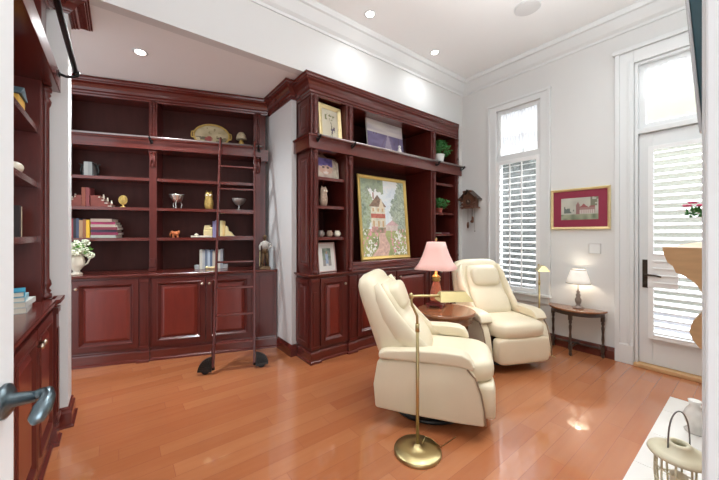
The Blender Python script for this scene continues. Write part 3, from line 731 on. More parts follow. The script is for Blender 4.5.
# cream book-end set with books, lower shelf behind the ladder
t = thing('bookend', 'left cream bookend with a long flat foot, just left of the ladder', 'bookend', WA(1.275, 0.32, S1), RA)
MB().box(-0.24, 0, 0, 0.09, 0, 0.022).make('foot', M['cream'], t, bevel=0.006)
MB().box(-0.10, 0, 0.01, 0.085, 0.022, 0.09).prism([(-0.10, 0.09), (-0.04, 0.09), (-0.02, 0.155), (-0.09, 0.15)], 'y', 0.02, 0.075).box(-0.035, 0, 0.01, 0.085, 0.09, 0.13).make('ornament', M['goldsoft'], t, bevel=0.006)
MB().ball((-0.185, 0.045, 0.034), 0.022, 0.016, 0.014).make('shell', M['cream'], t, smooth=True)
u = 1.277
for w, h, c, lab in [(0.030, .20, (0.25, 0.22, 0.40), 'lilac book standing just left of the ladder stile, lower shelf'), (0.030, .215, (0.30, 0.28, 0.42), 'grey-lilac book standing behind the left ladder stile'),
                     (0.022, .205, (0.05, 0.05, 0.07), 'slim black book right behind the left ladder stile'), (0.028, .210, (0.80, 0.68, 0.35), 'pale yellow book right of the ladder stile, lower shelf'),
                     (0.026, .205, (0.75, 0.52, 0.20), 'ochre book against the right cream bookend')]:
    book(lab, WA(u, 0.33, S1), RA, w, 0.12, h, c); u += w + 0.001
t = thing('bookend', 'right cream bookend sloping down, seen between the ladder stiles', 'bookend', WA(u+0.001, 0.32, S1), RA)
MB().box(0, 0.12, 0, 0.09, 0, 0.020).make('foot', M['cream'], t, bevel=0.006)
MB().prism([(0, 0.020), (0.105, 0.020), (0.07, 0.07), (0.045, 0.075), (0.03, 0.14), (0, 0.15)], 'y', 0.012, 0.08).make('ornament', M['goldsoft'], t, bevel=0.006)
# counter books behind ladder
u = 1.135
t = thing('bookend', 'clear glass block bookend at the left of the counter books', 'bookend', WA(u-0.055, 0.30, 0.9455), RA)
MB().box(0, 0.05, 0, 0.09, 0, 0.05).make('block', M['clear'], t, bevel=0.004)
cc = [(0.030, .235, (0.62, 0.60, 0.52), 'white book at the left end of the counter row'), (0.026, .225, (0.50, 0.52, 0.52), 'light grey book second in the counter row'),
      (0.028, .235, (0.16, 0.20, 0.27), 'blue-grey book third in the counter row'), (0.026, .225, (0.50, 0.58, 0.66), 'pale blue book left of the ladder stile on the counter'),
      (0.026, .23, (0.12, 0.16, 0.25), 'dark blue book beside the pale blue one on the counter'), (0.030, .215, (0.55, 0.48, 0.40), 'beige book behind the left ladder stile on the counter'),
      (0.028, .235, (0.45, 0.45, 0.44), 'mid grey book right of the ladder stile on the counter'), (0.026, .23, (0.66, 0.64, 0.58), 'off-white book second from the right end of the counter row'),
      (0.030, .240, (0.35, 0.37, 0.40), 'steel grey book at the right end of the counter row')]
for w, h, c, lab in cc:
    book(lab, WA(u, 0.31, 0.9455), RA, w, 0.14, h, c, group='books on the counter behind the ladder'); u += w + 0.0015
t = thing('bookend', 'clear glass block bookend at the right of the counter books, behind the ladder', 'bookend', WA(u+0.001, 0.30, 0.9455), RA)
MB().box(0, 0.05, 0, 0.09, 0, 0.05).make('block', M['clear'], t, bevel=0.004)
t = thing('trinket_figure', 'small cream figure lying in front of the counter books', 'figurine', WA(1.27, 0.285, 0.9455), RA)
MB().ball((0, 0, 0.014), 0.045, 0.012, 0.014).ball((0.045, 0, 0.022), 0.018, 0.012, 0.018).ball((-0.05, 0, 0.018), 0.02, 0.010, 0.016).make('figure_body', M['goldsoft'], t, smooth=True)

# oval tray and mushroom-lamp figurine on top of the beam
ZB = 2.4645
t = thing('oval_tray', 'large oval gold-rimmed tray with a dark floral scene, standing above the ladder rail', 'tray', WA(1.255, 0.40, ZB), RA)
def ov(a, k=1.0): return (0.205*k*math.cos(a), 0, 0.165+0.150*k*math.sin(a))
n = 36
tilt = Matrix.Rotation(R(-12), 4, 'X')
mb = MB().tube([ov(2*PI*i/n) for i in range(n)], 0.012, 8, loop=True).xf(tilt); mb.make('rim', M['gold'], t, smooth=True)
for s in (-1, 1):
    MB().tube([(s*0.198, 0, 0.21), (s*0.228, 0, 0.20), (s*0.232, 0, 0.165), (s*0.228, 0, 0.13), (s*0.198, 0, 0.12)], 0.009, 8).xf(tilt).make('handle', M['gold'], t, smooth=True)
def grid_picture(w, h, fn, nx, nz, mask=None):
    vs = []; fs = []; cols = []
    for i in range(nx+1):
        for j in range(nz+1): vs.append((w*i/nx - w/2, 0, h*j/nz))
    for i in range(nx):
        for j in range(nz):
            uu, vv = (i+0.5)/nx, (j+0.5)/nz
            if mask and not mask(uu, vv): continue
            a = i*(nz+1)+j; fs.append((a, a+nz+1, a+nz+2, a+1)); cols.append(fn(uu, vv))
    return vs, fs, cols
def picture_mesh(name, w, h, fn, nx, nz, parent, y=0, z=0, rx=0, mask=None):
    vs, fs, cols = grid_picture(w, h, fn, nx, nz, mask)
    me = bpy.data.meshes.new(name); me.from_pydata(vs, [], fs)
    ca = me.color_attributes.new('Col', 'FLOAT_COLOR', 'CORNER')
    k = 0
    for p, c in zip(me.polygons, cols):
        for li in p.loop_indices: ca.data[li].color = (*c, 1)
    me.materials.append(M['picture'])
    o = bpy.data.objects.new(name, me); COL.objects.link(o); o.parent = parent; o.location = (0, y, z); o.rotation_euler = (rx, 0, 0)
    return o
def h2(x, y, s=0):
    v = math.sin(x*127.1 + y*311.7 + s*74.7) * 43758.5453; return v - math.floor(v)
def vn(x, y, s=0):
    xi, yi = math.floor(x), math.floor(y); fx, fy = x-xi, y-yi
    fx = fx*fx*(3-2*fx); fy = fy*fy*(3-2*fy)
    a = h2(xi, yi, s); b = h2(xi+1, yi, s); c = h2(xi, yi+1, s); d = h2(xi+1, yi+1, s)
    return (a*(1-fx)+b*fx)*(1-fy) + (c*(1-fx)+d*fx)*fy
def lerp(a, b, t):
    t = max(0, min(1, t)); return tuple(p+(q-p)*t for p, q in zip(a, b))
def tray_fn(u, v):
    c = lerp((0.45, 0.36, 0.20), (0.72, 0.62, 0.40), vn(u*6, v*6, 1))
    if vn(u*9, v*9, 4) > 0.58 and v < 0.45: c = (0.13, 0.10, 0.06)
    if (u-0.42)**2 + (v-0.35)**2 < 0.012: c = (0.35, 0.07, 0.06)
    if vn(u*14, v*14, 6) > 0.84: c = (0.36, 0.29, 0.15)
    return c
picture_mesh('tray_face', 0.41, 0.30, tray_fn, 40, 30, t, 0.012, 0.015, R(-12), lambda u, v: (u-.5)**2+(v-.5)**2 < 0.25)
t = thing('table_lamp', 'tiny gold and cream mushroom-shaped lamp ornament beside the oval tray', 'lamp', WA(1.61, 0.38, ZB), RA)
MB().lathe([(0.040, 0), (0.042, 0.012), (0.022, 0.03), (0.034, 0.07), (0.028, 0.10), (0.012, 0.125)], n=16).make('base', M['owl'], t, smooth=True)
MB().lathe([(0.064, 0.125), (0.066, 0.135), (0.052, 0.185), (0.030, 0.215), (0.008, 0.222)], n=18).make('lamp_shade', M['speck'], t, smooth=True)

# flower jug
t = thing('flower_jug', 'cream pitcher of white hydrangeas on the left countertop', 'vase', WA(0.0, 0.12, 0.9455), RA)
MB().lathe([(0.050, 0), (0.052, 0.012), (0.030, 0.03), (0.028, 0.045), (0.062, 0.09), (0.072, 0.14), (0.062, 0.18), (0.048, 0.205), (0.056, 0.225), (0.050, 0.225), (0.042, 0.20)], n=26).make('pitcher', M['cream'], t, smooth=True)
MB().tube([(0.058, 0, 0.205), (0.10, 0, 0.215), (0.115, 0, 0.17), (0.095, 0, 0.12), (0.064, 0, 0.10)], [0.010, 0.009, 0.009, 0.008, 0.009], 8).make('handle', M['cream'], t, smooth=True)
def leaf_cluster(mb, c, rx, ry, rz, n, s, seed):
    rnd = random.Random(seed)
    for i in range(n):
        a = rnd.uniform(0, 2*PI); b = rnd.uniform(-0.5, 1.0)*PI/2; k = rnd.uniform(0.55, 1.0)
        p = Vector((c[0]+rx*k*math.cos(a)*math.cos(b), c[1]+ry*k*math.sin(a)*math.cos(b), c[2]+rz*k*math.sin(b)))
        d = Vector((rnd.uniform(-1, 1), rnd.uniform(-1, 1), rnd.uniform(-0.6, 1))).normalized()
        e = d.cross(Vector((rnd.uniform(-1, 1), rnd.uniform(-1, 1), rnd.uniform(-1, 1)))).normalized()
        q = s*rnd.uniform(0.7, 1.2); nn = d.cross(e)*q*0.15
        mb.add([p-d*q, p+e*q*0.45+nn, p+d*q, p-e*q*0.45+nn], [(0, 1, 2), (0, 2, 3)])
    return mb
fl = MB()
for i, (x, y, zz, r) in enumerate([(-0.06, -0.03, 0.27, 0.048), (0.02, -0.05, 0.29, 0.050), (0.075, -0.01, 0.26, 0.040), (-0.01, 0.03, 0.32, 0.045), (0.115, 0.0, 0.205, 0.036), (-0.10, -0.02, 0.25, 0.042), (0.06, 0.03, 0.33, 0.040), (0.03, -0.08, 0.24, 0.040), (-0.05, -0.07, 0.23, 0.036)]):
    rnd = random.Random(i)
    for k in range(34):
        v = Vector((rnd.gauss(0, 1), rnd.gauss(0, 1), rnd.gauss(0, 1))).normalized()*r*0.85
        fl.ball((x+v.x, y+v.y, zz+v.z), 0.014, 0.014, 0.010, 6, 4)
fl.make('blossoms', M['petal'], t, smooth=True)
leaf_cluster(MB(), (0.01, 0, 0.25), 0.12, 0.10, 0.08, 110, 0.03, 3).make('foliage', M['leafl'], t)

# bronze standing figure
t = thing('bronze_figure', 'bronze and white standing man statuette at the right end of the left countertop', 'statue', WA(1.895, 0.055, 0.9455), RA)
MB().box(-0.065, 0.065, -0.04, 0.04, 0, 0.025).box(-0.055, 0.055, -0.033, 0.033, 0.025, 0.04).make('base', M['statue'], t, bevel=0.004)
b = MB()
b.tube([(-0.030, -0.01, 0.04), (-0.026, 0, 0.12), (-0.016, 0, 0.22)], [0.016, 0.018, 0.026], 10).tube([(0.034, 0.01, 0.04), (0.026, 0, 0.12), (0.014, 0, 0.22)], [0.016, 0.018, 0.026], 10)
b.ball((-0.034, -0.02, 0.05), 0.014, 0.028, 0.012).ball((0.036, -0.008, 0.05), 0.014, 0.028, 0.012)
b.tube([(0, 0, 0.20), (0, 0, 0.25)], [0.038, 0.032], 12)
b.make('legs_and_breeches', M['statue'], t, smooth=True)
MB().tube([(0, 0, 0.245), (0, 0, 0.29), (0, 0, 0.33), (0, 0, 0.345)], [0.032, 0.040, 0.040, 0.018], 12).tube([(-0.036, 0, 0.325), (-0.062, -0.01, 0.28), (-0.058, -0.03, 0.235)], [0.015, 0.012, 0.010], 8).tube([(0.036, 0, 0.325), (0.072, 0, 0.285), (0.034, -0.022, 0.25)], [0.015, 0.012, 0.010], 8).make('shirt', M['statuew'], t, smooth=True)
MB().ball((0, 0, 0.378), 0.020, 0.022, 0.026, 12, 8).tube([(0, 0, 0.34), (0, 0, 0.36)], 0.010, 8).ball((-0.057, -0.032, 0.228), 0.010).make('head', M['statue'], t, smooth=True)
MB().lathe([(0.036, 0), (0.034, 0.004), (0.020, 0.006), (0.017, 0.022), (0.004, 0.026)], 0, 0, 0.392, 14).make('hat', M['statue'], t, smooth=True)
MB().tube([(-0.058, -0.032, 0.24), (-0.062, -0.035, 0.04)], 0.004, 6).make('staff', M['brass'], t)

# ------------------------------------------------------------------ framed pictures
def frame_ring(w, h, fw, fd, prof=None):
    mb = MB()
    pr = prof or [(0, 0), (0, -fd*0.7), (fw*0.3, -fd), (fw*0.7, -fd*0.75), (fw, -fd*0.45), (fw, 0)]
    rs = []
    cs_ = [(-w/2, 0, 1, 1), (w/2, 0, -1, 1), (w/2, h, -1, -1), (-w/2, h, 1, -1)]
    for cx, cz, sx, sz in cs_:
        rs.append([(cx+sx*o, y, cz+sz*o) for o, y in pr])
    return mb.rings(rs, loop=True)
def framed(name, label, cat, loc, rz, w, h, fw, fd, fmat, fn, nx, nz, lean=0.0, mats=None, matw=0.0, group=None, glass=False, artmask=None):
    t = thing(name, label, cat, loc, rz, group)
    t.rotation_euler = (lean, 0, rz)
    frame_ring(w, h, fw, fd).make('frame', fmat, t)
    MB().box(-w/2+0.003, w/2-0.003, -0.004, 0.0, 0.003, h-0.003).make('backing', mats or M['mat_white'], t)
    iw, ih = w-2*fw-2*matw, h-2*fw-2*matw
    picture_mesh('artwork', iw, ih, fn, nx, nz, t, -0.006, fw+matw, 0)
    return t
def garden(u, v):
    n1 = vn(u*14, v*18, 1); n2 = vn(u*55, v*70, 2); n3 = vn(u*28, v*34, 9)
    dab = 0.5*n2 + 0.5*n3
    sky = lerp((0.34, 0.40, 0.46), (0.66, 0.68, 0.66), 0.6*vn(u*4, v*5, 3) + 0.5*dab)
    green = lerp((0.035, 0.06, 0.03), (0.24, 0.30, 0.13), n1*0.5 + dab*0.6)
    c = sky
    edge = 0.74 + 0.10*math.sin(v*8) + 0.10*(dab-0.5) - 0.12*max(0, 0.5-v)
    if v > 0.33 and u > edge: c = lerp(green, sky, 0.15 + 0.35*n2)
    if v > 0.33 and u < 0.19 + 0.08*math.sin(v*11+1) + 0.08*dab: c = lerp(green, sky, 0.1 + 0.25*n2)
    if v > 0.84 + 0.10*dab - 0.25*abs(u-0.2) and u < 0.50: c = lerp(green, sky, 0.2)
    if v < 0.35:
        c = lerp(green, (0.40, 0.40, 0.17), vn(u*3, v*14, 8)*0.8)
        px = 0.36 + 0.55*max(0, v-0.04) + 0.06*math.sin(v*16); wv = 0.16*(1-v/0.40) + 0.02
        if abs(u-px) < wv: c = lerp((0.34, 0.20, 0.17), (0.60, 0.44, 0.36), dab)
        if dab > 0.56 and (u < px-wv-0.03 or u > px+wv+0.06): c = (0.52, 0.24, 0.28) if n1 > 0.5 else (0.62, 0.56, 0.52)
    inside = 0.20 < u < 0.52 and 0.30 < v < 0.64
    if inside:
        c = lerp((0.36, 0.34, 0.27), (0.58, 0.53, 0.42), dab)
        if 0.49 < v < 0.55: c = lerp((0.28, 0.07, 0.05), (0.42, 0.14, 0.10), dab)
        if (int((u-0.20)*28) % 3 == 1) and (0.38 < v < 0.46 or 0.575 < v < 0.625): c = (0.40, 0.27, 0.14)
        if v < 0.36 + 0.03*n3: c = lerp(green, (0.48, 0.22, 0.22), n3)
    if 0.52 < u < 0.80 and 0.33 < v < 0.40: c = lerp((0.36, 0.30, 0.27), (0.52, 0.44, 0.40), dab)
    if 0.50 < u < 0.84 and 0.40 <= v < 0.40 + 0.07*(1-abs(u-0.68)/0.16): c = lerp((0.34, 0.22, 0.22), (0.52, 0.36, 0.36), dab)
    rv = 0.64 + 0.16*(1-abs(u-0.36)/0.20)
    if 0.17 < u < 0.55 and 0.64 <= v < rv: c = lerp((0.09, 0.06, 0.05), (0.26, 0.17, 0.11), dab)
    if 0.37 < u < 0.51 and 0.62 < v < 0.62 + 0.14*(1-abs(u-0.44)/0.07): c = (0.50, 0.44, 0.33)
    if 0.25 < u < 0.285 and 0.74 < v < 0.83: c = (0.24, 0.12, 0.09)
    return tuple(min(0.9, q*1.6) for q in c)
t = framed('garden_painting', 'large gold-framed painting of a cottage garden leaning in the far bookcase', 'painting', (2.86, 3.10, 1.0365), 0, 0.88, 1.115, 0.045, 0.03, M['gold'], garden, 110, 140, lean=R(-5))

def sketch(u, v):
    c = lerp((0.62, 0.56, 0.42), (0.70, 0.66, 0.54), vn(u*5, v*5, 1))
    if abs(u-0.50-0.12*math.sin(v*5)) < 0.015 and v < 0.7: c = (0.2, 0.18, 0.10)
    if abs(u-0.62+0.10*v) < 0.015 and v < 0.55: c = (0.2, 0.18, 0.12)
    if 0.6 < v < 0.85 and 0.2 < u < 0.8 and vn(u*14, v*14, 3) > 0.6: c = (0.25, 0.25, 0.12)
    if 0.15 < v < 0.4 and 0.5 < u < 0.8 and vn(u*14, v*14, 8) > 0.6: c = (0.12, 0.09, 0.12)
    return c
framed('framed_print', 'gold-framed botanical sketch in the top left bay of the far bookcase', 'picture', (1.895, 2.985, 2.4255), R(6), 0.32, 0.40, 0.045, 0.03, M['goldsoft'], sketch, 30, 36, lean=R(-5))
def pier(u, v):
    hz = 0.62
    if v > hz:
        return lerp((0.46, 0.40, 0.44), (0.72, 0.66, 0.60), vn(u*3, v*14, 2) + (v-hz)*0.5)
    c = lerp((0.13, 0.10, 0.20), (0.24, 0.20, 0.34), vn(u*5, v*12, 4))
    w = 0.03 + (hz-v)*0.42
    if abs(u-0.56) < w*0.5: c = (0.40, 0.34, 0.44)
    if abs(abs(u-0.56)-w) < 0.018: c = (0.20, 0.15, 0.25)
    if vn(u*30, v*3, 9) > 0.8 and v > 0.35 and abs(u-0.56) < 0.4: c = (0.12, 0.09, 0.14)
    return c
t = thing('canvas_print', 'unframed purple photo canvas of a path to the sea above the far rail', 'picture', (2.83, 3.06, 2.4255), 0)
t.rotation_euler = (R(-6), 0, R(2))
MB().box(-0.33, 0.33, 0.0, 0.02, 0, 0.44).make('canvas_edge', M['mat_white'], t)
picture_mesh('artwork', 0.66, 0.44, pier, 50, 34, t, -0.001, 0)
t = thing('angel_figurine', 'tiny white seated figurine in front of the purple canvas', 'figurine', (2.98, 2.98, 2.4255), 0)
MB().lathe([(0.05, 0), (0.052, 0.01), (0.032, 0.05), (0.020, 0.085), (0.010, 0.098)], n=14).make('robe', M['white'], t, smooth=True)
MB().ball((0, 0, 0.112), 0.020, 0.020, 0.022).make('head', M['white'], t, smooth=True)

def plant(label, loc, pot_m, pot_r, pot_h, fr, fz, seed, n=260, cat='plant'):
    t = thing('potted_plant', label, cat, loc)
    MB().lathe([(pot_r*0.72, 0), (pot_r*0.76, 0.005), (pot_r, pot_h-0.012), (pot_r*1.06, pot_h-0.012), (pot_r*1.06, pot_h), (pot_r*0.92, pot_h), (pot_r*0.85, pot_h-0.02)], n=20).make('pot', pot_m, t, smooth=False)
    st_ = MB()
    rnd = random.Random(seed)
    for k in range(12):
        a = rnd.uniform(0, 2*PI); q = fr*rnd.uniform(.3, .8)
        st_.tube([(0, 0, pot_h-0.02), (q*0.4*math.cos(a), q*0.4*math.sin(a), pot_h+fz*0.5), (q*math.cos(a), q*math.sin(a), pot_h+fz*rnd.uniform(.5, 1.1))], 0.003, 5)
    st_.make('stems', M['leaf'], t)
    leaf_cluster(MB(), (0, 0, pot_h+fz*0.45), fr, fr, fz*0.75, n, 0.024, seed).make('foliage', M['leaf'], t)
plant('leafy green plant in a white pot, top right bay of the far bookcase', (3.86, 3.02, 2.4255), M['white'], 0.085, 0.15, 0.20, 0.18, 5, 420)
plant('leafy green plant in a small red pot, on the right-hand shelf below the rail', (3.93, 3.07, 1.6975), M['terracotta'], 0.055, 0.075, 0.17, 0.13, 8)
# portrait cut-out with purple hair
def face(u, v):
    c = lerp((0.30, 0.20, 0.16), (0.62, 0.52, 0.42), vn(u*8, v*8, 2))
    if v > 0.52+0.12*vn(u*6, 1, 3) and u < 0.75: c = lerp((0.05, 0.03, 0.16), (0.16, 0.12, 0.34), vn(u*12, v*12, 3))
    elif (u-0.42)**2/0.09 + (v-0.42)**2/0.06 < 1: c = lerp((0.50, 0.30, 0.22), (0.66, 0.46, 0.36), vn(u*7, v*7, 5))
    if abs(v-0.50) < 0.03 and (abs(u-0.32) < 0.06 or abs(u-0.52) < 0.06): c = (0.08, 0.05, 0.05)
    if (u-0.42)**2/0.012 + (v-0.26)**2/0.003 < 1: c = (0.68, 0.60, 0.55)
    if u > 0.78: c = lerp((0.35, 0.28, 0.2), (0.7, 0.62, 0.5), vn(u*20, v*12, 7))
    return c
t = thing('portrait_plaque', 'colourful purple and tan portrait plaque on the upper left shelf of the far bookcase', 'picture', (1.885, 3.02, 2.0025), R(4))
t.rotation_euler = (R(-7), 0, R(4))
MB().prism([(-0.16, 0), (0.16, 0), (0.165, 0.20), (0.12, 0.25), (0.0, 0.245), (-0.06, 0.28), (-0.14, 0.25), (-0.165, 0.16)], 'y', 0.0, 0.018).make('board', M['brown'], t, bevel=0.003)
picture_mesh('artwork', 0.31, 0.25, face, 30, 24, t, -0.002, 0.002, 0, lambda u, v: v < 0.93-0.5*max(0, abs(u-0.4)-0.3))
owl_thing('stone-coloured owl figurine on the second left shelf of the far bookcase', (1.82, 3.01, 1.6875), R(10), M['owl2'], 0.98)
for i, (x, m, lab) in enumerate([(1.79, M['pewter'], 'leftmost of three tiny cups, dark grey, above the framed photo'), (1.90, M['owl2'], 'middle one of three tiny cups, speckled, above the framed photo'), (2.005, M['cream'], 'rightmost of three tiny cups, pale cream, above the framed photo')]):
    t = thing('small_cup', lab, 'cup', (x-0.01, 3.0, 1.3425), 0, 'tiny cups on the lower left shelf of the far bookcase')
    MB().lathe([(0.020, 0), (0.032, 0.012), (0.034, 0.045), (0.026, 0.060), (0.030, 0.070), (0.026, 0.070), (0.022, 0.058)], n=16).make('cup_body', m, t, smooth=True)
    MB().tube([(0.030, 0, 0.050), (0.048, 0, 0.045), (0.046, 0, 0.025), (0.030, 0, 0.018)], 0.004, 6).make('handle', m, t, smooth=True)
def photo(u, v):
    c = lerp((0.10, 0.13, 0.10), (0.30, 0.36, 0.28), vn(u*8, v*10, 3))
    if v < 0.35: c = (0.34, 0.32, 0.30)
    if abs(u-0.5) < 0.16 and v < 0.7: c = lerp((0.20, 0.28, 0.45), (0.5, 0.6, 0.7), vn(u*9, v*9, 6))
    if (u-0.5)**2+(v-0.74)**2*0.6 < 0.006: c = (0.5, 0.3, 0.22)
    if abs(u-0.5) < 0.12 and v < 0.14: c = (0.7, 0.68, 0.64)
    return c
framed('photo_frame', 'small framed photo with a wide pinkish mat, on the far countertop at left', 'picture', (1.88, 3.02, 0.9455), R(8), 0.255, 0.335, 0.012, 0.014, M['pinkmat'], photo, 24, 32, lean=R(-8), mats=M['mat_white'], matw=0.055)
book('thin dark book lying on the lower right shelf of the far bookcase', (3.93, 3.02, 1.3775), 0, 0.20, 0.14, 0.022, (0.16, 0.04, 0.05), flat=True)

# picture on the window wall (faces -X): local -y -> world -x, so rz = -90
def village(u, v):
    c = lerp((0.42, 0.42, 0.36), (0.60, 0.60, 0.52), vn(u*5, v*4, 1))
    if v < 0.25: c = lerp((0.12, 0.16, 0.10), (0.38, 0.40, 0.28), vn(u*9, v*8, 2))
    if 0.45 < u < 0.92 and 0.28 < v < 0.55: c = lerp((0.28, 0.12, 0.11), (0.60, 0.54, 0.50), 1 if (int(u*40) % 2 and v < 0.45) else 0.2)
    if 0.45 < u < 0.92 and 0.55 <= v < 0.55+0.2*(1-abs((u*4 % 1)-0.5)*2)*0.8: c = (0.32, 0.10, 0.10)
    if 0.42 < u < 0.52 and 0.25 < v < 0.82-abs(u-0.47)*3: c = (0.30, 0.16, 0.15)
    if 0.08 < u < 0.36 and 0.3 < v < 0.62 and vn(u*14, v*12, 4) > 0.45: c = (0.14, 0.17, 0.15)
    if u > 0.80 and v > 0.62 and vn(u*16, v*14, 5) > 0.4: c = (0.20, 0.20, 0.14)
    return c
framed('framed_print', 'gold-framed village print with a wide burgundy mat, on the window wall', 'picture', (XW-0.002, 1.325, 1.43), R(-90), 0.60, 0.485, 0.028, 0.028, M['goldsoft'], village, 60, 36, mats=M['mat_red'], matw=0.085)
t = thing('wall_plate', 'square white thermostat plate with a grey edge below the framed village print', 'wall plate', (XW-0.001, 1.172, 1.15), R(-90))
frame_ring(0.115, 0.115, 0.006, 0.016).make('rim', M['grille'], t)
MB().box(-0.052, 0.052, -0.012, 0, 0.006, 0.109).make('plate', M['trim'], t, bevel=0.003)

# cuckoo clock (faces -X)
t = thing('cuckoo_clock', 'carved brown chalet cuckoo clock hanging right of the far bookcase', 'clock', (XW-0.001, 2.72, 1.78), R(-90))
MB().box(-0.095, 0.095, -0.12, -0.0, 0.0, 0.15).prism([(-0.095, 0.15), (0.095, 0.15), (0.0, 0.235)], 'y', -0.12, 0).make('case', M['brown'], t)
for s in (-1, 1):
    MB().prism([(0, 0.262), (s*0.155, 0.118), (s*0.155, 0.104), (0, 0.243)], 'y', -0.165, 0.0).make('roof_slope', M['darkwood'], t)
MB().box(-0.125, 0.125, -0.16, 0, -0.015, 0.0).box(-0.12, 0.12, -0.158, -0.150, 0.02, 0.03).make('balcony', M['brown'], t)
lv = MB()
for x, z in ((-0.10, 0.05), (-0.11, 0.09), (0.10, 0.05), (0.11, 0.09), (-0.07, 0.17), (0.07, 0.17), (0, 0.20), (-0.06, 0.01), (0.06, 0.01)):
    lv.ball((x, -0.13, z), 0.026, 0.010, 0.016, 8, 5)
for x, z in ((-0.13, 0.13), (0.13, 0.13), (-0.05, 0.23), (0.05, 0.23), (-0.085, -0.01), (0.085, -0.01)): lv.ball((x, -0.15, z), 0.03, 0.012, 0.02, 8, 5)
lv.make('carved_leaves', M['brown'], t, smooth=True)
MB().lathe([(0.002, 0), (0.042, 0), (0.042, 0.008), (0.002, 0.010)], n=20).xf(Matrix.Translation((0, -0.12, 0.075)) @ Matrix.Rotation(R(90), 4, 'X')).make('dial', M['darkwood'], t)
MB().box(-0.002, 0.002, -0.133, -0.131, 0.075, 0.105).box(0, 0.022, -0.133, -0.131, 0.073, 0.077).make('hands', M['cream'], t)
for x, zz in ((-0.045, -0.22), (0.035, -0.14)):
    w = MB().tube([(x, -0.06, -0.015), (x, -0.06, zz)], 0.0025, 6).make('chain', M['bronze'], t)
    MB().lathe([(0.006, 0), (0.016, 0.02), (0.019, 0.05), (0.015, 0.085), (0.005, 0.10)], x, -0.06, zz-0.10, 10).make('pine_cone_weight', M['brown'], w, smooth=True)
MB().tube([(0.0, -0.03, -0.015), (0.0, -0.03, -0.20)], 0.0025, 6).ball((0, -0.03, -0.215), 0.026, 0.006, 0.022).make('pendulum', M['brown'], t, smooth=True)
MB().tube([(0.07, -0.06, -0.015), (0.07, -0.06, -0.36)], 0.0018, 6).ball((0.07, -0.06, -0.365), 0.008).make('chain', M['bronze'], t)

# ------------------------------------------------------------------ recliners
def superring(cx, cy, cz, hx, hy, ax, n=28, e=2.6):
    """ring in the plane spanned by world y and direction ax (tuple x,z)"""
    r = []
    for j in range(n):
        a = 2*PI*j/n; c, s = math.cos(a), math.sin(a)
        p = abs(c)**(2/e)*(1 if c >= 0 else -1)*hx; q = abs(s)**(2/e)*(1 if s >= 0 else -1)*hy
        r.append((cx + ax[0]*p, cy + q, cz + ax[1]*p))
    return r
def loft(path, n=28, e=2.6):
    """path of (x, z, half thickness, half width); sections perpendicular to the path"""
    mb = MB(); rs = []
    m = len(path)
    for i, (x, z, ht, hw) in enumerate(path):
        a = path[max(i-1, 0)]; b = path[min(i+1, m-1)]
        tx, tz = b[0]-a[0], b[1]-a[1]; l = math.hypot(tx, tz) or 1
        rs.append(superring(x, 0, z, ht, hw, (tz/l, -tx/l), n, e))
    return mb.rings(rs)
def softbox(cx, cy, cz, hx, hy, hz, e=5, n=24, m=14):
    rs = []
    def sp(v, p): return abs(v)**p*(1 if v >= 0 else -1)
    for i in range(m+1):
        a = -PI/2 + PI*i/m; q = max(abs(math.cos(a))**(2/e), 0.02)
        rs.append([(cx + hx*q*sp(math.cos(2*PI*j/n), 2/e), cy + hy*q*sp(math.sin(2*PI*j/n), 2/e), cz + hz*sp(math.sin(a), 2/e)) for j in range(n)])
    return MB().rings(rs)
def shear(mb, k):
    mb.v = [(x + k*max(0, z-0.42), y, z) for x, y, z in mb.v]; return mb
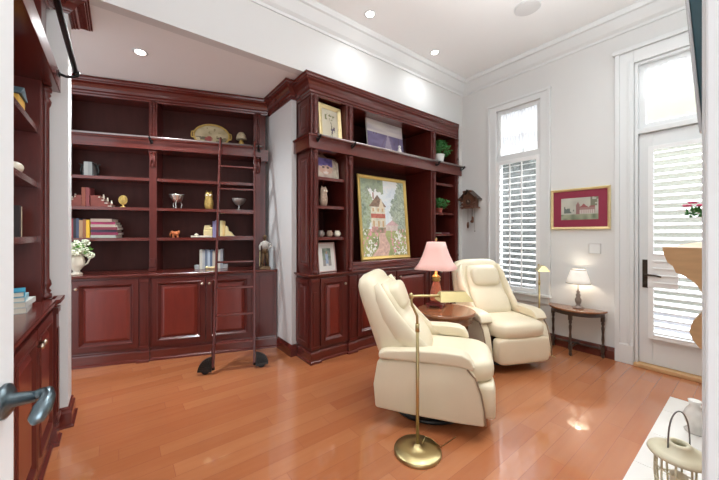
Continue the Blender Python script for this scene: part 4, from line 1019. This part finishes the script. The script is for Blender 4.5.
def recliner(label, loc, rz, k=0.0):
    t = thing('leather_recliner', label, 'armchair', loc, rz, 'cream leather recliners')
    # outline of the side in x (forward) and z
    side = [(-0.36, 0.115), (-0.375, 0.28), (-0.345, 0.455), (-0.20, 0.475), (0.10, 0.48), (0.27, 0.475), (0.325, 0.41), (0.360, 0.31), (0.382, 0.20), (0.388, 0.095), (0.20, 0.09), (-0.15, 0.10)]
    for s in (-1, 1):
        MB().prism(side, 'y', s*0.305, s*0.385).make('side_panel', M['leather'], t, bevel=0.018, seg=4, smooth=True)
        arm = [(-0.33, 0.478), (-0.335, 0.52), (-0.28, 0.540), (-0.05, 0.562), (0.14, 0.568), (0.24, 0.560), (0.290, 0.535), (0.325, 0.480), (0.30, 0.462), (0.24, 0.480), (0.0, 0.482)]
        MB().prism(arm, 'y', s*0.262, s*0.395).make('arm_pad', M['leather'], t, bevel=0.012, seg=4, smooth=True)
        MB().tube([(0.275, s*0.387, 0.468), (0.327, s*0.386, 0.41), (0.362, s*0.386, 0.31), (0.383, s*0.386, 0.20), (0.389, s*0.386, 0.11)], 0.006, 6).make('piping', M['piping'], t, smooth=True)
    softbox(0.09, 0, 0.405, 0.385, 0.298, 0.088, e=4.5).make('seat_cushion', M['leather'], t, smooth=True)
    softbox(0.405, 0, 0.215, 0.065, 0.300, 0.130, e=7).make('footrest', M['leather'], t, smooth=True)
    bp = [(-0.10, 0.30, 0.12, 0.27), (-0.18, 0.42, 0.165, 0.295), (-0.255, 0.55, 0.150, 0.315), (-0.335, 0.70, 0.118, 0.320), (-0.400, 0.83, 0.098, 0.318), (-0.445, 0.93, 0.088, 0.312), (-0.468, 0.99, 0.078, 0.295), (-0.478, 1.03, 0.062, 0.262), (-0.483, 1.052, 0.035, 0.20), (-0.485, 1.058, 0.012, 0.14)]
    shear(loft(bp, 36, 3.6), k).make('backrest', M['leather'], t, smooth=True)
    # padded inner back with waist roll
    ip = [(0.0, 0.44, 0.05, 0.20), (-0.06, 0.50, 0.085, 0.235), (-0.13, 0.60, 0.085, 0.240), (-0.20, 0.70, 0.060, 0.225), (-0.215, 0.73, 0.045, 0.215), (-0.24, 0.77, 0.060, 0.22), (-0.30, 0.87, 0.060, 0.215), (-0.36, 0.98, 0.040, 0.18)]
    shear(loft(ip, 28, 2.8), k).make('back_cushion', M['leather'], t, smooth=True)
    # side wings running down from the head to the arms
    for s in (-1, 1):
        wg = MB(); rs = []
        for (x, z, r1, r2, yy) in [(-0.385, 0.99, 0.03, 0.02, 0.255), (-0.35, 0.90, 0.055, 0.035, 0.280), (-0.28, 0.77, 0.07, 0.040, 0.288), (-0.18, 0.64, 0.080, 0.038, 0.288), (-0.05, 0.53, 0.070, 0.030, 0.280), (0.05, 0.48, 0.035, 0.020, 0.270)]:
            ring = []
            for j in range(14):
                a = 2*PI*j/14
                ring.append((x + r1*math.cos(a)*0.8, s*yy + r2*math.sin(a), z + r1*math.cos(a)*0.6))
            rs.append(ring)
        shear(wg.rings(rs), k).make('back_wing', M['leather'], t, smooth=True)
    hp = softbox(0, 0, 0, 0.066, 0.185, 0.115, e=3.8)
    hp.xf(Matrix.Translation((-0.258 + k*0.45, 0, 0.865)) @ Matrix.Rotation(R(-20), 4, 'Y')).make('head_pillow', M['leather'], t, smooth=True)
    ring = [(0.29*math.cos(2*PI*i/40), 0.29*math.sin(2*PI*i/40), 0.018) for i in range(40)]
    MB().tube(ring, 0.017, 8, loop=True).make('swivel_ring', M['blackm'], t, smooth=True)
    MB().lathe([(0.26, 0.0), (0.26, 0.006), (0.06, 0.02), (0.045, 0.03), (0.045, 0.32), (0.02, 0.33)], n=28).box(-0.26, 0.30, -0.025, 0.025, 0.02, 0.05).make('pedestal', M['blackm'], t, smooth=False)
    return t
recliner('cream leather recliner nearest the camera, seen from its right side', (2.00, 1.66, 0), R(-54.1))
recliner('cream leather recliner facing the camera, in front of the shuttered window', (3.385, 1.86, 0), R(-114.6), 0.12)

# ------------------------------------------------------------------ pharmacy floor lamps
def pharmacy_lamp(label, loc, aim, base_r=0.148):
    t = thing('floor_lamp', label, 'floor lamp', loc, aim, 'brass floor lamps')
    MB().lathe([(0.002, 0), (base_r, 0), (base_r*1.0, 0.014), (base_r*0.96, 0.022), (base_r*0.5, 0.030), (0.03, 0.034), (0.018, 0.05), (0.0095, 0.055)], n=40).make('base', M['brass'], t, smooth=True)
    MB().tube([(0, 0, 0.04), (0, 0, 0.80)], 0.0105, 12).tube([(0, 0, 0.76), (0, 0, 0.81)], 0.0135, 12).make('pole', M['brass'], t, smooth=True)
    MB().tube([(0, 0, 0.79), (-0.002, 0, 0.86), (-0.035, 0, 0.93), (-0.040, 0, 0.965), (-0.025, 0, 0.985), (0, 0, 0.985), (0.13, 0, 0.985), (0.20, 0, 0.985)], 0.008, 10).lathe([(0.012, 0), (0.014, 0.02), (0.006, 0.03)], -0.04, 0, 0.975, 10).make('arm', M['brass'], t, smooth=True)
    # hood: open-bottomed sloped roof shape
    x0, x1 = 0.13, 0.34
    top = [(x0+0.015, -0.018, 1.012), (x1-0.035, -0.018, 1.012), (x1-0.035, 0.018, 1.012), (x0+0.015, 0.018, 1.012)]
    bot = [(x0, -0.062, 0.955), (x1, -0.062, 0.955), (x1, 0.062, 0.955), (x0, 0.062, 0.955)]
    bin_ = [(x0+0.003, -0.058, 0.955), (x1-0.003, -0.058, 0.955), (x1-0.003, 0.058, 0.955), (x0+0.003, 0.058, 0.955)]
    tin = [(x0+0.018, -0.016, 1.008), (x1-0.038, -0.016, 1.008), (x1-0.038, 0.016, 1.008), (x0+0.018, 0.016, 1.008)]
    MB().rings([tin, bin_, bot, top]).make('lamp_shade', M['brass'], t)
    MB().tube([(0.20, 0, 0.985), (0.27, 0, 0.98)], [0.012, 0.014], 10).make('bulb_socket', M['brass'], t, smooth=True)
    MB().tube([(0.03, 0.0, 0.05), (0.06, 0.03, 0.075), (0.10, 0.04, 0.055), (0.125, 0.03, 0.034), (0.15, 0.02, 0.018), (0.17, 0.03, 0.006), (0.30, 0.12, 0.004)], 0.0025, 6).make('cord', M['brass'], t, smooth=True)
    return t
pharmacy_lamp('brass pharmacy floor lamp standing in the foreground beside the nearer recliner', (1.495, 1.335, 0), R(-33))
pharmacy_lamp('brass pharmacy floor lamp beside the farther recliner, below the shuttered window', (4.04, 1.66, 0), R(-150), 0.13)

# ------------------------------------------------------------------ round side table and lamp
TX, TY, TZ = 2.66, 1.99, 0.60
t = thing('side_table', 'round walnut side table between the two recliners', 'table', (TX, TY, 0))
MB().lathe([(0.0, 0.555), (0.27, 0.555), (0.285, 0.562), (0.292, 0.58), (0.288, 0.594), (0.28, 0.60), (0.0, 0.60)], n=48).make('tabletop', M['tablewood'], t, smooth=False)
MB().lathe([(0.245, 0.49), (0.255, 0.49), (0.255, 0.555), (0.245, 0.555)], n=40).make('apron', M['tablewood'], t)
for k in range(4):
    a = PI/4 + k*PI/2 + 0.3; x, y = 0.225*math.cos(a), 0.225*math.sin(a)
    MB().tube([(x*1.05, y*1.05, 0), (x, y, 0.2), (x, y, 0.555)], [0.012, 0.017, 0.022], 10).make('leg', M['tablewood'], t, smooth=True)
MB().lathe([(0.0, 0.16), (0.205, 0.16), (0.205, 0.18), (0.0, 0.18)], n=32).make('lower_shelf', M['tablewood'], t)
t = thing('table_lamp', 'pink-shaded table lamp with coral lattice body on the round side table', 'lamp', (2.685, 2.135, TZ+0.0005), R(25))
fb = MB().box(-0.085, 0.085, -0.085, 0.085, 0.022, 0.042).box(-0.062, 0.062, -0.062, 0.062, 0.042, 0.062)
for sx in (-1, 1):
    for sy in (-1, 1): fb.lathe([(0.016, 0), (0.020, 0.01), (0.014, 0.024)], sx*0.068, sy*0.068, 0, 10)
fb.make('base', M['lampfoot'], t, bevel=0.004)
MB().lathe([(0.056, 0.062), (0.066, 0.075), (0.068, 0.11), (0.060, 0.17), (0.044, 0.235), (0.034, 0.27)], n=8).make('body', M['lampbody'], t)
MB().lathe([(0.030, 0.268), (0.048, 0.285), (0.036, 0.30), (0.050, 0.315), (0.030, 0.335), (0.014, 0.345), (0.010, 0.43)], n=16).make('collar', M['owl'], t, smooth=True)
lsh = MB()
rs = []
for r, z in [(0.235, 0.405), (0.190, 0.46), (0.150, 0.54), (0.120, 0.62), (0.100, 0.69)]:
    ring = []
    for j in range(32):
        a = 2*PI*j/32; q = abs(math.sin(a*2)); e = 1/(abs(math.cos(a))**5+abs(math.sin(a))**5)**(1/5)
        ring.append((r*0.88*e*math.cos(a), r*0.88*e*math.sin(a), z + 0.0*q))
    rs.append(ring)
lsh.rings(rs, closed_ends=False)
o = lsh.make('lamp_shade', M['shade'], t, smooth=True)
sd = o.modifiers.new('thick', 'SOLIDIFY'); sd.thickness = 0.002
MB().tube([(0, 0, 0.43), (0, 0, 0.71)], 0.003, 6).ball((0, 0, 0.72), 0.010, 0.010, 0.014).tube([(-0.09, 0, 0.685), (0.09, 0, 0.685)], 0.002, 6).make('finial', M['brass'], t, smooth=True)
pl = bpy.data.lights.new('table_lamp_bulb', 'POINT'); pl.energy = 3; pl.color = (1, 0.78, 0.6); pl.shadow_soft_size = 0.03
po = bpy.data.objects.new('table_lamp_bulb', pl); COL.objects.link(po); po.location = (2.685, 2.135, TZ+0.53)

# ------------------------------------------------------------------ console table + white lamp on the window wall
t = thing('console_table', 'small dark three-legged demilune console under the framed village print', 'table', (4.27, 1.335, 0), R(-90))
poly = []
for i in range(17):
    a = PI + PI*i/16; poly.append((0.29*math.cos(a), 0.27*math.sin(a)*(1 if 1 else 1)))
MB().prism(poly, 'z', 0.500, 0.522).make('tabletop', M['tablewood'], t, bevel=0.005)
MB().prism([(p[0]*0.9, p[1]*0.9) for p in poly], 'z', 0.455, 0.500).make('apron', M['darkwood'], t)
for x, y in ((-0.25, -0.022), (0.25, -0.022), (0.0, -0.222)):
    lg = MB().box(x-0.017, x+0.017, y-0.017, y+0.017, 0.40, 0.46).box(x-0.017, x+0.017, y-0.017, y+0.017, 0.07, 0.12)
    lg.lathe([(0.012, 0.12), (0.018, 0.14), (0.010, 0.155), (0.015, 0.20), (0.011, 0.26), (0.016, 0.33), (0.010, 0.355), (0.018, 0.375), (0.012, 0.40)], x, y, 0, 12)
    lg.lathe([(0.012, 0), (0.018, 0.02), (0.012, 0.04), (0.016, 0.055), (0.012, 0.07)], x, y, 0, 12)
    lg.make('leg', M['darkwood'], t)
MB().tube([(-0.25, -0.022, 0.095), (0.25, -0.022, 0.095)], 0.010, 8).tube([(0, -0.022, 0.095), (0, -0.222, 0.095)], 0.010, 8).make('stretcher', M['darkwood'], t)
LX, LY, LZ = 4.185, 1.30, 0.5225
t = thing('table_lamp', 'small pewter lamp with a glowing white shade on the console table', 'lamp', (LX, LY, LZ))
MB().lathe([(0.052, 0), (0.052, 0.012), (0.030, 0.022), (0.018, 0.04), (0.030, 0.07), (0.034, 0.10), (0.018, 0.13), (0.026, 0.15), (0.014, 0.17), (0.020, 0.19), (0.008, 0.205), (0.007, 0.30)], n=20).make('base', M['pewter'], t, smooth=True)
o = MB().rings([[(r*math.cos(2*PI*j/32), r*math.sin(2*PI*j/32), z) for j in range(32)] for r, z in [(0.118, 0.285), (0.105, 0.34), (0.085, 0.40), (0.072, 0.445)]], closed_ends=False).make('lamp_shade', M['shadew'], t, smooth=True)
sd = o.modifiers.new('thick', 'SOLIDIFY'); sd.thickness = 0.002
for r, z in ((0.1195, 0.286), (0.0735, 0.444)):
    MB().tube([(r*math.cos(2*PI*j/32), r*math.sin(2*PI*j/32), z) for j in range(32)], 0.0035, 6, loop=True).make('shade_trim', M['pewter'], o)
pl = bpy.data.lights.new('console_lamp_bulb', 'POINT'); pl.energy = 1.2; pl.color = (1, 0.88, 0.72); pl.shadow_soft_size = 0.03
po = bpy.data.objects.new('console_lamp_bulb', pl); COL.objects.link(po); po.location = (LX, LY, LZ+0.36)

# ------------------------------------------------------------------ ceiling lights and speaker
def downlight(x, y, z, power, label, angle=150, vis=True):
    t = thing('ceiling_light', label, 'ceiling light', (x, y, z), 0, 'round recessed ceiling lights')
    MB().lathe([(0.040, -0.001), (0.062, -0.001), (0.064, -0.004), (0.058, -0.007), (0.040, -0.005)], n=32).make('trim_ring', M['trim'], t, smooth=True)
    MB().lathe([(0.0, -0.006), (0.038, -0.006), (0.038, -0.010), (0.0, -0.010)], n=28).make('bulb_face', M['lamp_on'], t)
    spot('downlight_or_fill', (x, y, z-0.02), power, angle)
downlight(2.12, 2.56, CZ, 18, 'recessed ceiling light nearer the camera, over the left half of the far bookcase')
downlight(3.23, 2.59, CZ, 18, 'recessed ceiling light over the right half of the far bookcase')
downlight(0.16, 3.50, SZ, 160, 'recessed light in the lower alcove ceiling, before the left wall bookcase')
for (x, y) in ((1.0, 1.3), (2.12, 0.9), (3.3, 0.7)):  # extra spots added out of view to brighten the room, no fittings
    spot('downlight_or_fill', (x, y, CZ-0.02), 52, 150)
t = thing('ceiling_speaker', 'round grey speaker grille in the main ceiling', 'speaker', (3.35, 1.49, CZ))
MB().lathe([(0.115, -0.001), (0.125, -0.001), (0.125, -0.008), (0.115, -0.010)], n=36).make('rim', M['trim'], t)
MB().lathe([(0.0, -0.001), (0.117, -0.008), (0.114, -0.014), (0.0, -0.016)], n=36).make('grille', M['grille'], t)

# ------------------------------------------------------------------ open door leaf at the left with lever
hx, hy = -0.345, 0.035; ex, ey = -0.174, 0.969
dang = math.atan2(ey-hy, ex-hx); dlen = math.hypot(ex-hx, ey-hy)
d2 = bpy.data.objects.new('door_2', None); COL.objects.link(d2); d2['kind'] = 'structure'; d2.location = (hx, hy, 0); d2.rotation_euler = (0, 0, dang)
MB().box(0, dlen, 0.0, 0.04, 0.01, 2.6).make('door_leaf', M['trim'], d2, bevel=0.003)
MB().panel(0.12, dlen-0.12, 1.15, 2.4, 0.0, [(0, 0), (0, 0.003), (0.02, 0.008), (0.03, 0.002), (0.06, 0.006)]).panel(0.12, dlen-0.12, 0.25, 0.95, 0.0, [(0, 0), (0, 0.003), (0.02, 0.008), (0.03, 0.002), (0.06, 0.006)]).make('raised_panels', M['trim'], d2)
lv = MB().lathe([(0.002, 0), (0.034, 0), (0.034, 0.006), (0.026, 0.012), (0.014, 0.014), (0.011, 0.05)], n=24).xf(Matrix.Translation((dlen-0.045, -0.0005, 1.045)) @ Matrix.Rotation(R(90), 4, 'X'))
lv.tube([(dlen-0.045, -0.040, 1.045), (dlen-0.045, -0.056, 1.050), (dlen-0.049, -0.068, 1.052), (dlen-0.062, -0.073, 1.046), (dlen-0.080, -0.070, 1.032), (dlen-0.096, -0.066, 1.018), (dlen-0.102, -0.064, 1.013)], [0.010, 0.010, 0.011, 0.012, 0.016, 0.013, 0.004], 12)
lv.make('door_handle', M['gun'], d2, smooth=True)

# ------------------------------------------------------------------ items on the left-wall bookcase
zc = 0.9555
for i, (w, h, c, lab) in enumerate([(0.20, 0.030, (0.55, 0.56, 0.52), 'grey-white book at the bottom of the stack on the left-wall counter'),
                                    (0.20, 0.028, (0.62, 0.62, 0.58), 'white book, second from the bottom, on the left-wall counter'),
                                    (0.19, 0.026, (0.30, 0.50, 0.56), 'pale teal book, second from the top, on the left-wall counter'),
                                    (0.19, 0.028, (0.03, 0.28, 0.42), 'bright teal book on top of the stack on the left-wall counter')]):
    book(lab, (-0.385 - 0.004*i, 2.40+0.006*i, zc), RC+R((3, -2, 5, 8)[i]), w, 0.15, h, c, flat=True, group='books stacked on the left-wall counter'); zc += h + 0.0005
t = thing('storage_box', 'yellow and blue box ornament on the top left-wall shelf, by the frame edge', 'ornament', (-0.42, 2.50, 2.0375), RC)
MB().box(-0.07, 0.07, 0, 0.12, 0, 0.09).make('box_body', mat('yellow_paint', (0.65, 0.38, 0.05), 0.5, noise=0.1), t, bevel=0.004)
MB().prism([(-0.085, 0.09), (0.085, 0.09), (0.0, 0.15)], 'y', -0.01, 0.13).make('lid', mat('blue_grey_paint', (0.10, 0.16, 0.19), 0.5, noise=0.1), t, bevel=0.003)
book('upright black and white book on the left-wall shelf above the teal books', (-0.42, 2.45, 1.3625), RC, 0.03, 0.13, 0.17, (0.03, 0.02, 0.02))
book('upright cream book beside the black one on the left-wall shelf', (-0.42, 2.482, 1.3625), RC, 0.02, 0.13, 0.165, (0.6, 0.5, 0.35))
t = thing('shell_ornament', 'pale shell ornament on the middle left-wall shelf, at the door edge', 'ornament', (-0.43, 2.40, 1.6975), 0)
MB().ball((0, 0, 0.03), 0.035, 0.05, 0.03).ball((0.0, 0.05, 0.02), 0.02, 0.03, 0.02).make('shell_body', M['cream'], t, smooth=True)

# ------------------------------------------------------------------ fireplace side
struct('hearth', MB().box(2.0, 2.44, -0.12, 0.474, 0.0, 0.022).box(2.443, 2.88, -0.12, 0.474, 0.0, 0.022).box(2.883, 3.32, -0.12, 0.474, 0.0, 0.022).box(3.323, 3.64, -0.12, 0.474, 0.0, 0.022), M['marble'], bevel=0.002)
mt = thing('mantelpiece', 'tan oak fireplace mantel with a curved end profile, right of the patio door', 'mantel', (2.05, -0.12, 0))
prof = [(0, 1.315), (0.414, 1.315), (0.409, 1.285), (0.403, 1.265), (0.396, 1.243), (0.378, 1.228), (0.368, 1.198), (0.342, 1.186), (0.318, 1.168), (0.297, 1.142), (0.28, 1.10), (0.27, 1.06), (0, 1.06)]
MB().prism(prof, 'x', 0, 1.5).make('mantel_shelf', M['oak'], mt)
leg = [(0, 1.06), (0.27, 1.06), (0.283, 1.03), (0.295, 1.008), (0.316, 0.98), (0.327, 0.932), (0.316, 0.894), (0.295, 0.865), (0.26, 0.83), (0.22, 0.80), (0.18, 0.75), (0.18, 0.03), (0, 0.03)]
for x in (0.02, 1.30):
    MB().prism(leg, 'x', x, x+0.18).make('corbel_leg', M['oak'], mt)
MB().box(0.20, 1.30, 0.0, 0.10, 0.80, 1.06).make('frieze', M['oak'], mt)
mt.location.z = 0.0
struct('firebox_surround', MB().box(2.25, 3.35, -0.12, -0.06, 0.022, 0.80), M['marble'])
# lantern on hearth
t = thing('candle_lantern', 'cream metal candle lantern with a wire handle on the white hearth', 'lantern', (2.26, 0.262, 0.0225))
lm = MB().lathe([(0.095, 0), (0.10, 0.005), (0.10, 0.02), (0.085, 0.028)], n=28)
lm.make('base', M['lantern'], t)
MB().lathe([(0.118, 0.225), (0.122, 0.232), (0.118, 0.242), (0.095, 0.252), (0.055, 0.268), (0.050, 0.285), (0.044, 0.292), (0.030, 0.292), (0.030, 0.27), (0.09, 0.235)], n=32).make('lid', M['lantern'], t, smooth=True)
cg = MB()
for k in range(10):
    a = 2*PI*k/10
    cg.tube([(0.085*math.cos(a), 0.085*math.sin(a), 0.02), (0.092*math.cos(a), 0.092*math.sin(a), 0.12), (0.09*math.cos(a), 0.09*math.sin(a), 0.235)], 0.005, 6)
for zz in (0.09, 0.16): cg.tube([(0.091*math.cos(2*PI*j/30), 0.091*math.sin(2*PI*j/30), zz) for j in range(30)], 0.004, 6, loop=True)
cg.make('cage', M['lantern'], t)
MB().lathe([(0.0, 0.028), (0.035, 0.028), (0.035, 0.13), (0.0, 0.132)], n=18).make('candle', M['cream'], t)
MB().tube([(0.056*math.cos(a)*0.79, -0.056*math.cos(a)*0.61, 0.262+0.19*max(0, math.sin(a))**0.75) for a in [PI*i/20 for i in range(21)]], 0.0035, 6).make('handle', M['wire'], t, smooth=True)
t = thing('fireside_vase', 'white ribbed ceramic vase on the hearth behind the lantern', 'vase', (3.12, 0.285, 0.0225))
MB().lathe([(0.05, 0), (0.055, 0.01), (0.035, 0.03), (0.05, 0.07), (0.06, 0.11), (0.045, 0.15), (0.025, 0.18), (0.035, 0.215), (0.028, 0.215)], n=22).make('vase_body', M['white'], t, smooth=True)
# flowers on the mantel
t = thing('flower_sprig', 'pink flower sprig with green leaves leaning out over the mantel', 'flowers', (2.20, 0.10, 1.3155))
MB().lathe([(0.03, 0), (0.035, 0.01), (0.025, 0.06), (0.03, 0.10), (0.025, 0.10)], n=16).make('vase', M['white'], t, smooth=True)
MB().tube([(0, 0, 0.05), (0.0, 0.03, 0.16), (0.0, 0.08, 0.20)], 0.003, 6).tube([(0, 0, 0.05), (0.03, 0.05, 0.15), (0.02, 0.11, 0.16)], 0.003, 6).make('stems', M['leaf'], t)
pk = MB()
for x, y, zz in ((0, 0.08, 0.20), (0.01, 0.11, 0.215), (-0.01, 0.125, 0.20)):
    for k in range(6):
        a = 2*PI*k/6; pk.ball((x+0.010*math.cos(a), y+0.010*math.sin(a), zz), 0.009, 0.009, 0.006, 6, 4)
pk.make('blossoms', M['pink'], t, smooth=True)
leaf_cluster(MB(), (0, 0.10, 0.165), 0.02, 0.035, 0.03, 30, 0.016, 11).make('foliage', M['leaf'], t)
# television, tilted, above the mantel
tv = thing('television', 'wall-mounted flat television seen edge on at the top right', 'television', (2.15, 0.034, 1.875))
tv.rotation_euler = (R(-4.0), 0, 0)
MB().box(0, 1.2, 0.0, 0.138, 0, 0.78).make('housing', M['tvback'], tv, bevel=0.006)
MB().box(-0.004, 1.204, 0.138, 0.150, -0.01, 0.79).make('bezel', M['greyplastic'], tv, bevel=0.004)
MB().box(0.02, 1.18, 0.150, 0.152, 0.02, 0.76).make('screen', M['blackm'], tv)
MB().box(0.5, 0.7, -0.13, 0.0, 0.28, 0.48).make('wall_bracket', M['black'], tv)

# ------------------------------------------------------------------ outside
struct('ground', MB().box(XW+0.14, 12, -4, 8, -0.12, -0.02), M['patio'])
mb = MB()
core = softbox(6.75, 2.95, 1.35, 0.55, 1.25, 1.50, e=6, n=40, m=20)
mb.add(core.v, core.f)
rnd = random.Random(3)
for i in range(5000):
    y = rnd.uniform(1.7, 4.2); z = rnd.uniform(-0.1, 2.9); x = 6.22 + rnd.uniform(-0.10, 0.04)
    d = Vector((rnd.uniform(-.5, .5), rnd.uniform(-1, 1), rnd.uniform(-1, 1))).normalized()
    e = d.cross(Vector((1, rnd.uniform(-.5, .5), 0))).normalized(); q = 0.05
    p = Vector((x, y, z)); mb.add([p-d*q, p+e*q*0.5, p+d*q, p-e*q*0.5], [(0, 1, 2, 3)])
tag(mb.make('hedge', M['hedge']), 'dark green hedge outside the shuttered window', 'hedge', kind='stuff')
gw = MB().box(8.0, 8.2, -4, 2.0, -0.02, 4.6)
tag(gw.make('garden_wall', M['render'], bevel=0.01), 'pale yellow-green rendered wall outside the patio door', 'wall')
